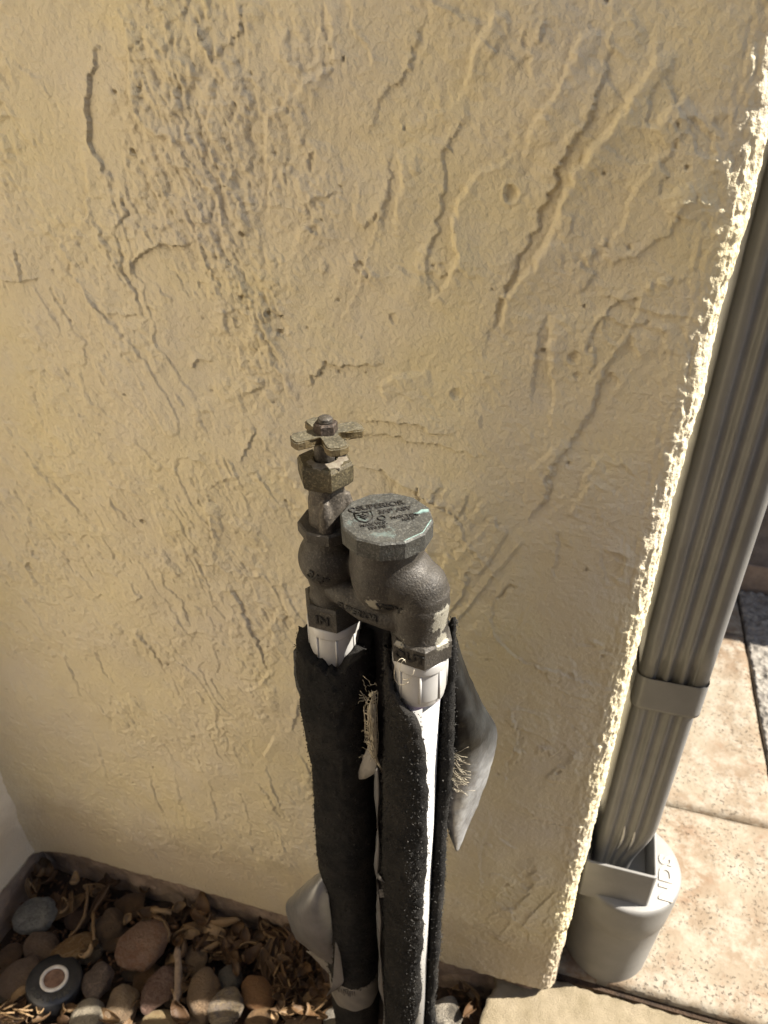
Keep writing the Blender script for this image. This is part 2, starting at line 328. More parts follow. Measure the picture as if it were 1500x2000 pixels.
# (trace, side of the raised lip L/R/U/D, height mm, run-out mm)
LIPS = [
 (c2((375,40),(355,120),(300,260),(200,390),(145,540)),'L',1.3,16),
 (c2((710,60),(640,200),(560,330)),'L',.9,10),
 (c2((545,440),(500,520),(440,600),(430,640),(440,760),(400,940),(370,1040),(375,1165)),'L',1.7,16),
 (c2((1110,140),(1085,240),(1030,400),(970,510),(885,660),(860,750),(810,830),(800,900),(720,1020),(690,1110),(650,1170),(640,1250),(580,1390)),'L',2.4,20),
 (c2((1330,240),(1240,370),(1210,510)),'L',1.5,12),
 (c2((1420,420),(1340,560),(1300,650),(1270,770)),'L',1.5,14),
 (c2((840,1230),(800,1280),(790,1480),(760,1590)),'L',1.5,12),
 (c2((1170,1295),(1060,1440),(1010,1600),(950,1700),(840,1850),(810,2000)),'L',2.4,18),
 (c2((245,585),(215,740),(205,915)),'L',1.3,10),
 (c2((250,585),(272,720),(240,915)),'R',1.5,12),
 (c2((690,50),(640,60),(590,120),(545,240),(510,370)),'R',1.7,14),
 (c2((510,370),(470,400),(290,500),(170,570)),'D',1.0,14),
 (c2((1090,115),(1010,120),(940,180),(910,290),(860,390),(800,470),(735,600)),'R',2.0,18),
 (c2((735,600),(580,655),(530,720),(485,800),(475,900),(485,1000),(440,1110),(390,1175)),'R',2.2,18),
 (c2((1330,215),(1270,225),(1170,360),(1150,430),(1050,540),(930,690),(880,830),(830,960),(750,1080),(680,1150),(655,1290)),'R',3.0,22),
 (c2((1380,370),(1300,440),(1215,515)),'R',2.0,12),
 (c2((1400,710),(1275,780)),'R',1.1,12),
 (c2((850,1230),(850,1400),(860,1560),(845,1680)),'R',1.4,14),
 (c2((1165,1295),(1182,1330),(1185,1400)),'R',.9,10),
 (c2((900,1720),(820,1780),(750,1860)),'R',1.0,12),
 (c2((770,60),(775,200),(770,300),(750,430)),'R',.8,12),
 (c2((720,470),(700,560)),'R',.6,9),
 (c2((380,1450),(240,1465),(200,1500),(195,1530),(215,1560)),'R',1.6,14),
 (c2((540,1450),(620,1440),(700,1400)),'D',.8,8),
 (c2((1490,520),(1480,580),(1500,650)),'R',1.4,10),
 (c2((60,1700),(200,1690),(330,1720),(430,1740),(600,1790)),'U',1.2,12),
 (c2((110,1640),(220,1640),(370,1655),(370,1685),(480,1700)),'U',1.7,12),
 (c2((100,1830),(190,1838),(290,1890),(390,1960),(480,2010)),'U',2.0,16),
 (c2((960,1930),(1010,1830),(1005,1780)),'R',1.1,10),
 (c2((1040,1800),(1140,1825),(1200,1870)),'U',.7,8),
 (c2((540,1600),(580,1620),(570,1680)),'L',1.0,6),
 (c4((0,90),(170,190),(215,290),(260,360)),'L',1.5,12),
 (c4((320,460),(300,590),(350,680),(440,740),(600,800),(760,870)),'L',1.4,14),
 (c4((440,860),(385,930),(405,1030),(365,1120),(355,1220)),'L',1.8,13),
 (c4((545,20),(500,150),(440,230)),'L',1.8,12),
 (c4((545,240),(555,330),(530,450)),'L',1.3,10),
 (c4((715,325),(720,400),(740,460)),'L',1.3,7),
 (c4((725,318),(800,360),(765,460)),'R',1.5,8),
 (c4((280,1250),(305,1330),(260,1450),(270,1560),(250,1700)),'L',1.2,12),
 (c4((305,1540),(380,1620),(385,1690),(510,1780)),'L',1.3,12),
 (c4((360,1265),(440,1290),(480,1330),(590,1365)),'U',.9,10),
 (c4((610,590),(605,690)),'L',1.1,6),
 (c4((560,720),(610,740),(625,830)),'L',1.0,6),
 (c4((520,830),(600,870),(690,900)),'U',.9,7),
 (c4((600,1070),(590,1160)),'R',.5,6),
 (c4((700,60),(640,110),(590,200)),'R',1.3,10),
 (c4((100,260),(230,320),(330,460)),'U',.7,10),
 # upper left
 (c1((400,180),(370,200),(365,250),(345,330),(345,430),(355,560),(400,650),(450,720)),'L',3.0,12),
 (c1((500,350),(560,480),(640,540),(760,560)),'R',1.6,12),
 (c1((470,740),(490,830),(455,900)),'L',2.4,9),
 (c1((500,850),(570,890),(640,880),(700,830),(740,740)),'D',1.5,9),
 (c1((770,30),(800,160),(845,250)),'L',2.4,8),
 (c1((760,20),(780,140),(830,235)),'R',1.2,6),
 (c1((940,0),(940,120),(880,180),(850,250)),'L',1.6,8),
 (c1((520,1080),(520,1030),(560,990),(640,950),(700,965),(765,945)),'U',2.6,12),
 (c1((350,830),(420,950),(450,1040),(500,1130)),'L',1.7,9),
 (c1((455,900),(480,1060),(530,1150),(560,1240)),'L',2.2,10),
 (c1((330,1120),(380,1200),(430,1250),(440,1205)),'L',1.8,8),
 (c1((440,1230),(500,1225),(560,1240)),'U',1.1,7),
 (c1((310,570),(335,700),(340,840),(240,960),(300,1080),(350,1180),(430,1250)),'R',1.5,12),
 (c1((1280,0),(1300,180),(1310,260),(1200,320),(1110,390),(1050,470),(1060,640)),'R',2.0,12),
 (c1((1255,0),(1280,120),(1305,240),(1290,300),(1200,330)),'L',1.4,8),
 (c1((0,235),(100,280),(160,300),(240,460)),'L',.9,10),
 (c1((660,20),(700,250),(740,500),(850,720),(960,1100),(1000,1230),(1120,1500)),'L',1.4,7),
 (c1((700,100),(760,420),(880,700),(960,880)),'L',1.3,6),
 (c1((640,200),(700,480),(790,760),(870,980),(980,1150)),'L',1.2,6),
 (c1((720,760),(790,960),(860,1120),(930,1260)),'L',1.4,7),
 (c1((500,80),(510,330),(540,420)),'R',1.4,8),
 (c1((890,520),(930,690),(960,850)),'L',1.4,6),
 (c1((820,420),(850,640),(900,780),(950,920)),'R',1.2,6),
 (c1((1040,480),(1060,740),(1050,900)),'R',1.3,8),
 (c1((1190,800),(1230,780),(1290,770),(1320,740)),'U',1.6,6),
 (c1((1200,800),(1240,850),(1180,890),(1280,905),(1290,850)),'D',1.5,6),
 (c1((1360,1000),(1400,1050),(1440,1090),(1460,1070),(1420,1005)),'R',1.2,6),
 (c1((740,1440),(780,1410),(830,1415)),'U',2.0,6),
 (c1((950,1530),(1020,1520),(1025,1480)),'U',1.4,6),
 (c1((1210,1510),(1220,1470),(1280,1415),(1340,1425),(1500,1420)),'U',1.5,12),
 (c1((0,470),(60,450)),'U',1.6,5),
 (c1((60,930),(70,1000),(90,1100),(160,1090)),'L',1.5,7),
 (c1((0,1085),(90,1095),(150,1085)),'U',1.5,6),
 (c1((260,1270),(330,1340),(340,1420),(270,1440)),'L',1.2,8),
 (c1((610,1110),(680,1180)),'L',1.4,6),
 (c1((870,1190),(900,1220),(940,1290)),'L',1.6,6),
 (c1((985,1640),(990,1690),(940,1800)),'L',2.0,6),
 (c1((960,1850),(1000,1840),(1050,1900),(1110,1980)),'L',1.3,6),
 (c1((1000,1700),(1050,1750),(1100,1800)),'L',.8,6),
 (c1((1050,1300),(1100,1450),(1130,1560)),'R',1.1,8),
 (c1((520,1690),(560,1740),(620,1800)),'L',1.2,6),
 (c1((30,1680),(120,1790),(220,1890),(290,1970)),'L',1.3,9),
 # lower left
 (c3((150,0),(240,100),(300,160),(340,200),(420,310)),'L',1.5,9),
 (c3((470,120),(500,170),(580,250),(650,320)),'L',1.3,8),
 (c3((500,110),(620,130),(690,180)),'U',1.0,8),
 (c3((720,230),(780,350)),'L',1.1,7),
 (c3((760,170),(830,260),(860,340),(940,470)),'L',1.1,8),
 (c3((950,200),(970,300),(985,410)),'R',1.3,5),
 (c3((960,130),(1000,90),(1120,70)),'U',.9,8),
 (c3((750,390),(790,470),(840,540)),'L',1.6,8),
 (c3((740,500),(760,570),(840,640),(870,760)),'L',1.7,9),
 (c3((610,400),(640,450),(730,600),(850,780),(960,930)),'L',1.2,10),
 (c3((1035,560),(1090,640),(1130,740),(1190,860),(1220,950)),'L',2.6,12),
 (c3((1345,770),(1320,705),(1270,705),(1240,750),(1250,820),(1310,920)),'R',2.0,10),
 (c3((1080,530),(1200,545),(1250,590)),'U',.8,9),
 (c3((630,770),(650,820),(700,870),(740,960),(770,940)),'L',2.1,9),
 (c3((290,770),(300,800)),'L',1.5,6),
 (c3((290,890),(310,930),(340,1000),(375,1090)),'L',2.1,9),
 (c3((220,1010),(300,1080),(375,1095)),'U',1.1,8),
 (c3((1350,1250),(1340,1200),(1370,1140),(1365,1090)),'L',2.0,7),
 (c3((1220,1380),(1210,1350),(1255,1255)),'R',1.8,9),
 (c3((1215,1390),(1250,1500),(1295,1600)),'L',1.9,9),
 (c3((1165,1460),(1230,1530),(1290,1640)),'L',1.4,7),
 (c3((1380,1350),(1400,1400),(1420,1500)),'L',2.0,9),
 (c3((400,1230),(450,1330),(500,1480)),'L',1.5,9),
 (c3((480,1550),(540,1650)),'L',1.5,8),
 (c3((680,1430),(720,1560),(780,1700)),'L',1.6,9),
 (c3((800,1400),(830,1550),(860,1690)),'L',1.2,8),
 (c3((590,540),(650,620),(610,660)),'L',1.4,7),
 (c3((400,640),(470,610),(520,640),(530,670)),'U',1.2,7),
 (c3((330,590),(390,660),(400,710)),'L',1.0,6),
 (c3((440,1110),(500,1180),(540,1240)),'L',1.3,7),
 (c3((540,1100),(600,1180),(640,1260)),'L',1.3,7),
 (c3((700,1770),(710,1800),(725,1830)),'L',1.9,6),
 (c3((1000,1740),(1010,1790),(950,1830)),'L',1.3,6),
 (c3((1140,1740),(1160,1800)),'L',1.3,6),
 (c3((960,1440),(980,1560),(1000,1660)),'L',1.2,7),
 (c3((1100,1500),(1130,1600),(1160,1720)),'L',1.3,7),
 (c3((1250,1660),(1290,1720),(1310,1790)),'L',1.5,7),
 (c3((900,1350),(940,1420)),'L',1.2,7),
 (c3((740,1290),(790,1370)),'L',1.2,7),
 (c3((430,850),(480,980),(540,1040)),'L',1.5,8),
 (c3((830,1030),(850,950)),'R',1.2,6),
 (c3((80,870),(60,890),(80,850)),'U',1.2,5),
 (c3((1140,1050),(1200,1000),(1230,960)),'R',1.1,9),
 (c3((1180,1160),(1215,1240)),'R',.8,7),
 (c3((1410,1530),(1440,1510),(1440,1600)),'R',1.4,6),
 (c3((100,300),(130,360),(120,420)),'L',1.7,6),
 (c3((0,120),(90,190),(180,260),(240,330),(330,420)),'L',1.2,9),
]
CORNX, RB = 0.1840, 0.017           # right arris of the wall, radius of its rounding
XL, Z0, ZD = -0.482, 0.012, 0.945
STEP = 0.00097
us = np.concatenate([np.arange(XL, CORNX - RB, STEP)])
arc = np.arange(0, RB * math.pi / 2, .0009)
side = np.concatenate([np.arange(0.0009, .035, .0012), [.05, .08, .13, .2, .3]])
nu, na, nsd = len(us), len(arc), len(side)
zs = np.concatenate([np.arange(Z0, ZD, STEP), [.96, .985, 1.02, 1.07, 1.15, 1.3, 1.5, 1.8, 2.1, 2.6]])
U1 = np.concatenate([us, (CORNX - RB) + arc, (CORNX - RB) + RB * math.pi / 2 + side])
TH = np.concatenate([np.zeros(nu), arc / RB, np.full(nsd, math.pi / 2)])
BX = np.concatenate([us, (CORNX - RB) + RB * np.sin(arc / RB), np.full(nsd, CORNX)])
BY = np.concatenate([np.zeros(nu), RB * (1 - np.cos(arc / RB)), RB + side])
Zg, Ug = np.meshgrid(zs, U1, indexing='ij')
def streakcoord(ang):  # rotated coords, degrees from vertical
    a = rad(ang); return Ug * math.cos(a) + Zg * math.sin(a), -Ug * math.sin(a) + Zg * math.cos(a)
H = np.zeros_like(Ug)
H += (fbm(Ug, Zg, s=.11, o=3, seed=3) - .5) * .009                      # slow undulation
H += (fbm(Ug, Zg, s=.03, o=3, seed=9) - .5) * .0022
def blob(px, py, rx, ry, y=0.0):
    c = P(px, py, 1, 0.0); d = depth_of(c)
    k = d / F
    return np.exp(-(((Ug - c[0]) / (rx * k)) ** 2 + ((Zg - c[2]) / (ry * k * 1.25)) ** 2))
left = sstep(.02, -.10, Ug + .25 * (Zg - .6))
# rough crusts of mortar pulled by the trowel
a, b = streakcoord(17)
st = .55 * fbm(a * 3.0, b * .45, s=.014, o=3, seed=21) + .45 * fbm(Ug, Zg, s=.007, o=4, seed=22)
roughzone = np.clip(blob(330, 120, 130, 190) + blob(420, 350, 100, 210) + blob(500, 620, 70, 170) + .8 * blob(560, 120, 110, 140) + .8 * blob(290, 330, 70, 90) + .8 * blob(620, 400, 60, 70) + .8 * blob(10, 330, 50, 110) + .7 * blob(30, 520, 60, 60) + .6 * blob(240, 470, 60, 70), 0, 1)
roughzone = roughzone * sstep(.32, .62, fbm(Ug, Zg, s=.03, o=3, seed=33) + .25 * roughzone)
H += roughzone * (.0012 + (st - .45) * .0036 + np.abs(fbm(Ug, Zg, s=.0045, o=3, seed=40) - .5) * .0046 + (sstep(.5, .56, fbm(Ug, Zg, s=.014, o=4, seed=43)) - .5) * .0014)
# skip trowel crusts scattered over the left and lower part
zone = left * sstep(.50, .62, fbm(Ug, Zg, s=.05, o=3, seed=50)) * (1 - .6 * roughzone)
cr = fbm(Ug, Zg, s=.011, o=4, seed=55)
H += zone * (.45 + .55 * sstep(.18, .34, Zg)) * (sstep(.47, .50, cr) * .0007 + sstep(.58, .60, cr) * .0005 + (fbm(Ug, Zg, s=.0032, o=3, seed=61) - .5) * .0014)
# sawtooth terraces: long ramps that end in small cliffs
def terrace(ang, sx, sy, step, amp, seed, mask):
    a, b = streakcoord(ang)
    n = fbm(a / sx, b / sy, s=1.0, o=4, seed=seed) * step + (fbm(Ug, Zg, s=.006, o=3, seed=seed + 7) - .5) * .28
    f = n - np.floor(n)
    return mask * amp * (f ** 2.2) * sstep(1.0, .97, f)
H += terrace(20, .030, .10, 5, .0014, 70, (.45 + .4 * sstep(.18, .34, Zg)) * left * sstep(.46, .60, fbm(Ug, Zg, s=.06, o=2, seed=71)))
H += terrace(-22, .045, .16, 5, .0017, 80, (1 - left) * sstep(.52, .64, fbm(Ug, Zg, s=.07, o=2, seed=81)))
H += terrace(75, .05, .12, 5, .0013, 90, (1 - left) * sstep(.57, .66, fbm(Ug, Zg, s=.06, o=2, seed=91)))
grain = fbm(Ug, Zg, s=.0042, o=2, seed=100) - .5
H += grain * .0010 * (.45 + .9 * sstep(.35, .65, fbm(Ug, Zg, s=.05, o=2, seed=101)))
jn = (fbm(Ug, Zg, s=.0055, o=4, seed=110) - .5) * .0062
jn2 = fbm(Ug, Zg, s=.02, o=2, seed=115)
def lip(pts, side, amp, run):
    global H
    W = np.array([P(x, y, 1, 0.0)[[0, 2]] for x, y in pts])
    run_m = run * .001
    x0, x1 = W[:, 0].min() - run_m * 2.6, W[:, 0].max() + run_m * 2.6
    z0, z1 = W[:, 1].min() - run_m * 2.6, W[:, 1].max() + run_m * 2.6
    i0, i1 = np.searchsorted(zs, [z0, z1]); j0, j1 = np.searchsorted(U1, [x0, x1])
    if i1 - i0 < 2 or j1 - j0 < 2: return
    X, Z, J = Ug[i0:i1, j0:j1], Zg[i0:i1, j0:j1], jn[i0:i1, j0:j1]
    best = np.full(X.shape, 9.0); sg = np.zeros(X.shape); tt = np.zeros(X.shape)
    L = np.r_[0, np.cumsum(np.linalg.norm(np.diff(W, axis=0), axis=1))]
    for k in range(len(W) - 1):
        p, q = W[k], W[k + 1]; d = q - p; l2 = d @ d
        t = np.clip(((X - p[0]) * d[0] + (Z - p[1]) * d[1]) / l2, 0, 1)
        dx, dz = X - (p[0] + t * d[0]), Z - (p[1] + t * d[1]); dist = np.hypot(dx, dz)
        n = np.array([-d[1], d[0]]) / math.sqrt(l2)
        s = dx * n[0] + dz * n[1]
        want = {'L': -1, 'R': 1, 'U': 1, 'D': -1}[side]
        ref = n[0] if side in 'LR' else n[1]
        o = want if ref > 0 else -want
        m = dist < best
        best = np.where(m, dist, best); sg = np.where(m, np.where(s * o > 0, 1, -1), sg); tt = np.where(m, (L[k] + t * math.hypot(*d)) / L[-1], tt)
    # beyond the ends the lip must die away
    endf = np.clip(np.sin(np.pi * np.clip(tt, .0, 1)), 0, 1) ** .45
    e0 = np.minimum(np.hypot(X - W[0, 0], Z - W[0, 1]), np.hypot(X - W[-1, 0], Z - W[-1, 1]))
    sd_ = sg * best + J
    if side == 'R': h = np.exp(-np.clip(sd_, 0, 9) / run_m * 1.2) * sstep(-.0014, .0016, sd_); kk = 1.9
    elif side == 'L': h = np.where(sd_ > 0, np.exp(-sd_ / run_m * 1.5), 0) * sstep(-.0003, .0003, sd_); kk = .78
    else: h = np.where(sd_ > 0, np.exp(-sd_ / run_m * 1.5), 0) * sstep(-.0005, .0006, sd_); kk = 1.25
    h = h * (.55 + .9 * jn2[i0:i1, j0:j1])
    H[i0:i1, j0:j1] += h * amp * .001 * endf * kk
    # shallow trowel groove just outside the cliff
    g = np.where(sd_ < 0, np.exp(sd_ / .0035), 0)
    H[i0:i1, j0:j1] -= g * amp * .00022 * endf
for L_ in LIPS: lip(*L_)
def dimple(px, py, r, d):
    global H
    c = P(px, py, 1, 0.0); R = r * depth_of(c) / F
    q = np.hypot(Ug - c[0] + jn * .6, (Zg - c[2]) * .85) / R
    H -= d * .001 * sstep(1.05, .72, q); H += d * .00035 * np.exp(-((q - 1.15) / .2) ** 2)
for px, py, r, d in [(997,377,15,1.9),(893,768,10,1.3),(1122,698,12,1.6),(1128,735,8,1),(705,520,11,1.3),(478,578,5,2.5),(524,610,5,3),(549,617,4,2.5),(548,647,5,2.5),(476,455,4,2.5),(260,295,5,2.5),(278,172,2.5,2),(674,114,3,2),(1062,686,3.5,2.2),(60,1107,9,2.5),(68,1082,7,2),(328,1300,4,2.5),(284,1015,5,2.2),(1139,597,3,1.8),(772,620,10,1.0),(1265,632,6,.8),(1145,1110,3,2),(1122,1422,2.5,2),(300,1500,4,1.8),(75,1627,3,2),(258,1530,3,1.8),(630,728,3,2),(664,724,2.5,2),(716,726,2.5,2)]:
    dimple(px, py, r, d)
# little random pin holes
rp = random.Random(3)
for k in range(90):
    ux, uz = rp.uniform(-.4, .17), rp.uniform(.1, .92); R = rp.uniform(.0006, .0015)
    i0, i1 = np.searchsorted(zs, [uz - .004, uz + .004]); j0, j1 = np.searchsorted(U1, [ux - .004, ux + .004])
    q = np.hypot(Ug[i0:i1, j0:j1] - ux, Zg[i0:i1, j0:j1] - uz) / R
    H[i0:i1, j0:j1] -= .0016 * sstep(1.2, .6, q)
# the rough arris: torn mortar, vertical drag
onarc = sstep(CORNX - RB - .016, CORNX - RB + .004, Ug)
H = H * (1 - .6 * onarc)
H += onarc * ((fbm(Ug, Zg * .6, s=.0032, o=3, seed=130) - .5) * .0021 + (fbm(Ug * 2.0, Zg * .3, s=.004, o=3, seed=131) - .5) * .0016 + (fbm(Ug, Zg, s=.05, o=2, seed=132) - .5) * .0018)
# smooth flat skirt at the foot of the wall
foot = sstep(.085, .03, Zg - (fbm(Ug, Zg, s=.06, o=2, seed=140) - .5) * .03) * sstep(-.02, -.05, Ug)
H = H * (1 - .65 * foot) + foot * .001
cove = np.exp(-np.clip(Ug - XL, 0, 1) / .02) * .018                  # coved inner corner with the side wall
H += cove
H -= H.mean() * 0
A = np.stack([BX[None, :] + np.sin(TH)[None, :] * H, BY[None, :] - np.cos(TH)[None, :] * H, Zg], -1)
# ragged bottom edge, turned under
bn = (fbm(U1, U1 * 0, s=.012, o=4, seed=150) - .5) * .009
A[0, :, 2] += bn
A[1, :, 2] = np.maximum(A[1, :, 2], A[0, :, 2] + .0002); 
for k in range(2, 6): A[k, :, 2] = np.maximum(A[k, :, 2], A[k - 1, :, 2] + .0002)
back = A[0:1].copy(); back[0, :, 1] += .030 * np.cos(TH); back[0, :, 0] -= .03 * np.sin(TH); back[0, :, 2] += .001
A = np.concatenate([back, A], 0)
wall = empty('stucco_wall', (-.15, 0, 0)); tag(wall, 'beige stucco wall with rough trowel ridges behind the brass valve', 'wall')
link('stucco', gridmesh('stucco', A[:, ::-1]), MW, wall)
# body of the wall behind the render and its footing
bm = bmesh.new(); box(bm, (-.46, .03, .02), (CORNX - .012, .31, 2.6)); bm_obj('wall_core', bm, M_found, wall)
def rough_strip(name, x0, x1, z0, z1, y, mat, parent, amp=.004, st=.003, seed=1):
    xs = np.arange(x0, x1, st); z_ = np.arange(z0, z1 + st, st); Z, X = np.meshgrid(z_, xs, indexing='ij')
    h = (fbm(X, Z, s=.02, o=4, seed=seed) - .5) * amp
    return link(name, gridmesh(name, np.stack([X, y - h, Z], -1)[:, ::-1]), mat, parent)
rough_strip('foundation', -.49, CORNX - .02, -.10, .022, .007, M_found, wall, .009)

# side wall on the left, paleness and length set for bounced sunlight
sw = empty('side_wall', (XL, -.4, 0)); tag(sw, 'pale stucco side wall meeting the beige wall at the left corner', 'wall')
ys = np.concatenate([np.arange(.004, -.30, -.003), [-.32, -.36, -.42, -.5, -.62]])
zz = np.concatenate([np.arange(Z0 + .002, .5, .003), [.52, .56, .62, .7, .85, 1.1, 1.6, 2.6]])
Z, Yg = np.meshgrid(zz, ys, indexing='ij')
h = (fbm(Yg, Z, s=.1, o=3, seed=200) - .5) * .01 + (fbm(Yg, Z, s=.014, o=4, seed=201) - .5) * .0022 + np.exp(-np.abs(Yg) / .02) * .012
A = np.stack([XL + .002 + h, Yg, Z + 0 * h], -1); A[0, :, 2] += (fbm(ys, ys * 0, s=.012, o=3, seed=9) - .5) * .006
bk = A[0:1].copy(); bk[..., 0] -= .02; A = np.concatenate([bk, A], 0)
link('side_stucco', gridmesh('side_stucco', A[:, ::-1]), MWL, sw)
y_ = np.arange(.006, -.62, -.01); z_ = np.arange(-.1, .024, .004); Z, Yg = np.meshgrid(z_, y_, indexing='ij')
link('side_foundation', gridmesh('side_foundation', np.stack([XL - .004 + (fbm(Yg, Z, s=.02, o=4, seed=5) - .5) * .008, Yg, Z], -1)[:, ::-1]), M_found, sw)

# ------------------------------------------------------------------ ground
def sheet(name, x0, x1, y0, y1, z, st, amp, s, mat, seed=0, cut=None):
    xs = np.linspace(x0, x1, max(2, int((x1 - x0) / st))); ys = np.linspace(y0, y1, max(2, int((y1 - y0) / st)))
    Y, X = np.meshgrid(ys, xs, indexing='ij')
    h = z + (fbm(X, Y, s=s, o=4, seed=seed) - .5) * amp
    return link(name, gridmesh(name, np.stack([X, Y, h], -1)), mat)
tag(sheet('soil', -.56, .20, -.42, .03, -.062, .005, .018, .05, M_soil, 4), kind='structure')
tag(sheet('ground', -60, 60, -60, 60, -.10, 10, 0, 1, M_agg), kind='structure')
# concrete ledge to the right of the planting bed
xs = np.arange(0, 1, .0035); ys = np.arange(0, .50, .0035)
Y, X = np.meshgrid(ys, xs, indexing='ij')
lx = .116 + .010 * np.sin(Y * 31) + (fbm(Y, Y * 0, s=.02, o=4, seed=8) - .5) * .022 - .014 * sstep(.02, .06, Y)
XX = lx + X * (1.4 - lx); yedge = .024 + (fbm(XX, XX * 0, s=.02, o=4, seed=12) - .5) * .008
YY = yedge - Y
ZZ = -.005 + (fbm(XX, YY, s=.05, o=3, seed=14) - .5) * .003 + (noise(XX, YY, s=.0045, seed=15) - .5) * .0022
A = np.stack([XX, YY, ZZ], -1)
l = A[:, :1].copy(); l[..., 2] = -.09; l[..., 0] += .01; A = np.concatenate([l, A], 1)
t0 = A[:1].copy(); t0[..., 2] = -.09; A = np.concatenate([t0, A], 0)
led = link('concrete_ledge', gridmesh('concrete_ledge', A[::-1]), M_ledge); tag(led, kind='structure')
# unseen ground in front, made dark soil to cut sun bounced onto the wall
bm = bmesh.new(); box(bm, (-3, -8, -.09), (6, -.475, -.006)); tag(bm_obj('front_bed', bm, M_soil), kind='structure')
bm = bmesh.new(); box(bm, (-3, -1.45, -.09), (2.2, -1.3, 2.6)); tag(bm_obj('sky_fill_blocker', bm, M_back), kind='structure')  # unseen wall added behind the camera to block front sky light
# mortar bed below the pavers + each paver
pv = empty('pavement', (.4, .3, -.02)); tag(pv, kind='structure')
bm = bmesh.new(); box(bm, (.14, .030, -.08), (.462, .84, -.014)); bm_obj('joint_bed', bm, M_soil, pv)
def paver(x0, x1, y0, y1, name='paver', mat=None, z=0.0, seed=0):
    n, m = 44, 44
    xs = np.linspace(x0, x1, n); ys = np.linspace(y0, y1, m); Y, X = np.meshgrid(ys, xs, indexing='ij')
    e = np.minimum(np.minimum(X - x0, x1 - X), np.minimum(Y - y0, y1 - Y))
    Z = z - .0035 * np.exp(-e / .003) + (fbm(X, Y, s=.02, o=4, seed=seed) - .5) * .0018
    X = X + (fbm(X, Y, s=.03, o=3, seed=seed + 5) - .5) * .004 * (e < .002); 
    A = np.stack([X, Y, Z], -1)
    cz = A.copy(); cz[..., 2] = -.04
    A = np.pad(A, ((1, 1), (1, 1), (0, 0)), mode='edge'); A[0, :, 2] = A[-1, :, 2] = -.04; A[:, 0, 2] = A[:, -1, 2] = -.04
    return link(name, gridmesh(name, A), mat or M_pav, pv)
paver(.150, .4535, .036, .2905, seed=1)
paver(.150, .4535, .2955, .683, seed=2)
paver(.150, .4535, .688, .823, seed=3)
# aggregate strip beyond the pavers
ag = empty('aggregate_strip', (.6, .4, 0)); tag(ag, kind='structure')
def agg(x0, x1, y0, y1, seed):
    xs = np.arange(x0, x1, .004); ys = np.arange(y0, y1, .004); Y, X = np.meshgrid(ys, xs, indexing='ij')
    Z = -.003 + (fbm(X, Y, s=.009, o=3, seed=seed) - .5) * .012
    A = np.pad(np.stack([X, Y, Z], -1), ((1, 1), (1, 1), (0, 0)), mode='edge'); A[0, :, 2] = A[-1, :, 2] = -.05; A[:, 0, 2] = A[:, -1, 2] = -.05
    link('aggregate_slab', gridmesh('aggregate_slab', A), M_agg, ag)
agg(.460, .95, .036, .385, 3); agg(.460, .95, .392, .823, 5)
bm = bmesh.new(); box(bm, (.95, .036, -.09), (6, 9, -.004)); tag(bm_obj('terrace', bm, M_ledge), kind='structure')
# low shaded wall at the back
fw = empty('far_wall', (.7, .85, 0)); tag(fw, 'shaded grey brown masonry wall behind the downspout, upper right', 'wall')
xs = np.arange(.15, 1.6, .006); z_ = np.arange(.045, .75, .006); Z, X = np.meshgrid(z_, xs, indexing='ij')
link('masonry', gridmesh('masonry', np.stack([X, .842 - (fbm(X, Z, s=.05, o=4, seed=300) - .5) * .016, Z], -1)[:, ::-1]), M_back, fw)
bm = bmesh.new(); box(bm, (.15, .835, -.08), (1.6, 1.0, .045)); bm_obj('plinth', bm, M_found, fw, bevel=.004)
bm = bmesh.new(); box(bm, (.15, .86, .045), (1.6, 1.0, .75)); bm_obj('masonry_core', bm, M_back, fw)

# ------------------------------------------------------------------ downspout
def loop_profile(x0, x1, y0, y1, r, ribs, depth):
    pts = []
    def corner(cx, cy, a0):
        for k in range(7): a = rad(a0 + 90 * k / 6); pts.append((cx + r * math.cos(a), cy + r * math.sin(a)))
    corner(x0 + r, y0 + r, 180)
    n = ribs * 14; xa, xb = x0 + r + .0005, x1 - r - .0005
    for k in range(1, n): 
        t = k / n; pts.append((xa + (xb - xa) * t, y0 + depth * .5 * (1 - math.cos(2 * math.pi * t * ribs))))
    corner(x1 - r, y0 + r, 270); corner(x1 - r, y1 - r, 0); corner(x0 + r, y1 - r, 90)
    return pts
ds = empty('downspout', (.225, .08, .17)); tag(ds, 'taupe ribbed metal downspout standing beside the wall corner', 'downspout')
def spout(name, x0, x1, y0, y1, zlist, ribs, depth, sh=None, r=.010):
    rows = []
    for z in zlist:
        dx0, dx1, dd, dy = sh(z) if sh else (0, 0, 1, 0)
        rows.append([(x, y, z) for x, y in loop_profile(x0 + dx0, x1 + dx1, y0 + dy, y1, r, ribs, depth * dd)])
    # wall thickness: run the inside back up
    A = np.array(rows)
    cen = A.mean(1, keepdims=True); inn = A.copy(); inn[..., :2] = cen[..., :2] + (A[..., :2] - cen[..., :2]) * .955
    A = np.concatenate([inn[::-1], A], 0)
    return link(name, gridmesh(name, A, wrap=True), M_down, ds)
def shb(z):
    t = float(np.clip((.262 - z) / .085, 0, 1)); t = t * t * (3 - 2 * t)
    return (.001 * t, -.013 * t, 1 - .75 * t, .006 * t)
spout('lower_pipe', .1965, .2475, .050, .112, [.172, .18, .19, .2, .21, .22, .23, .24, .25, .26, .27, .30, .36, .42, .44, .448], 3, .0030, shb, .0085)
spout('joint_collar', .1937, .2502, .0467, .1154, [.421, .424, .452, .456], 3, .0, None, .0095)
spout('upper_pipe', .1946, .2492, .0477, .1150, [.44, .50, .60, .75, .9, 1.2, 1.6, 2.1, 2.6], 3, .0034, None, .0090)
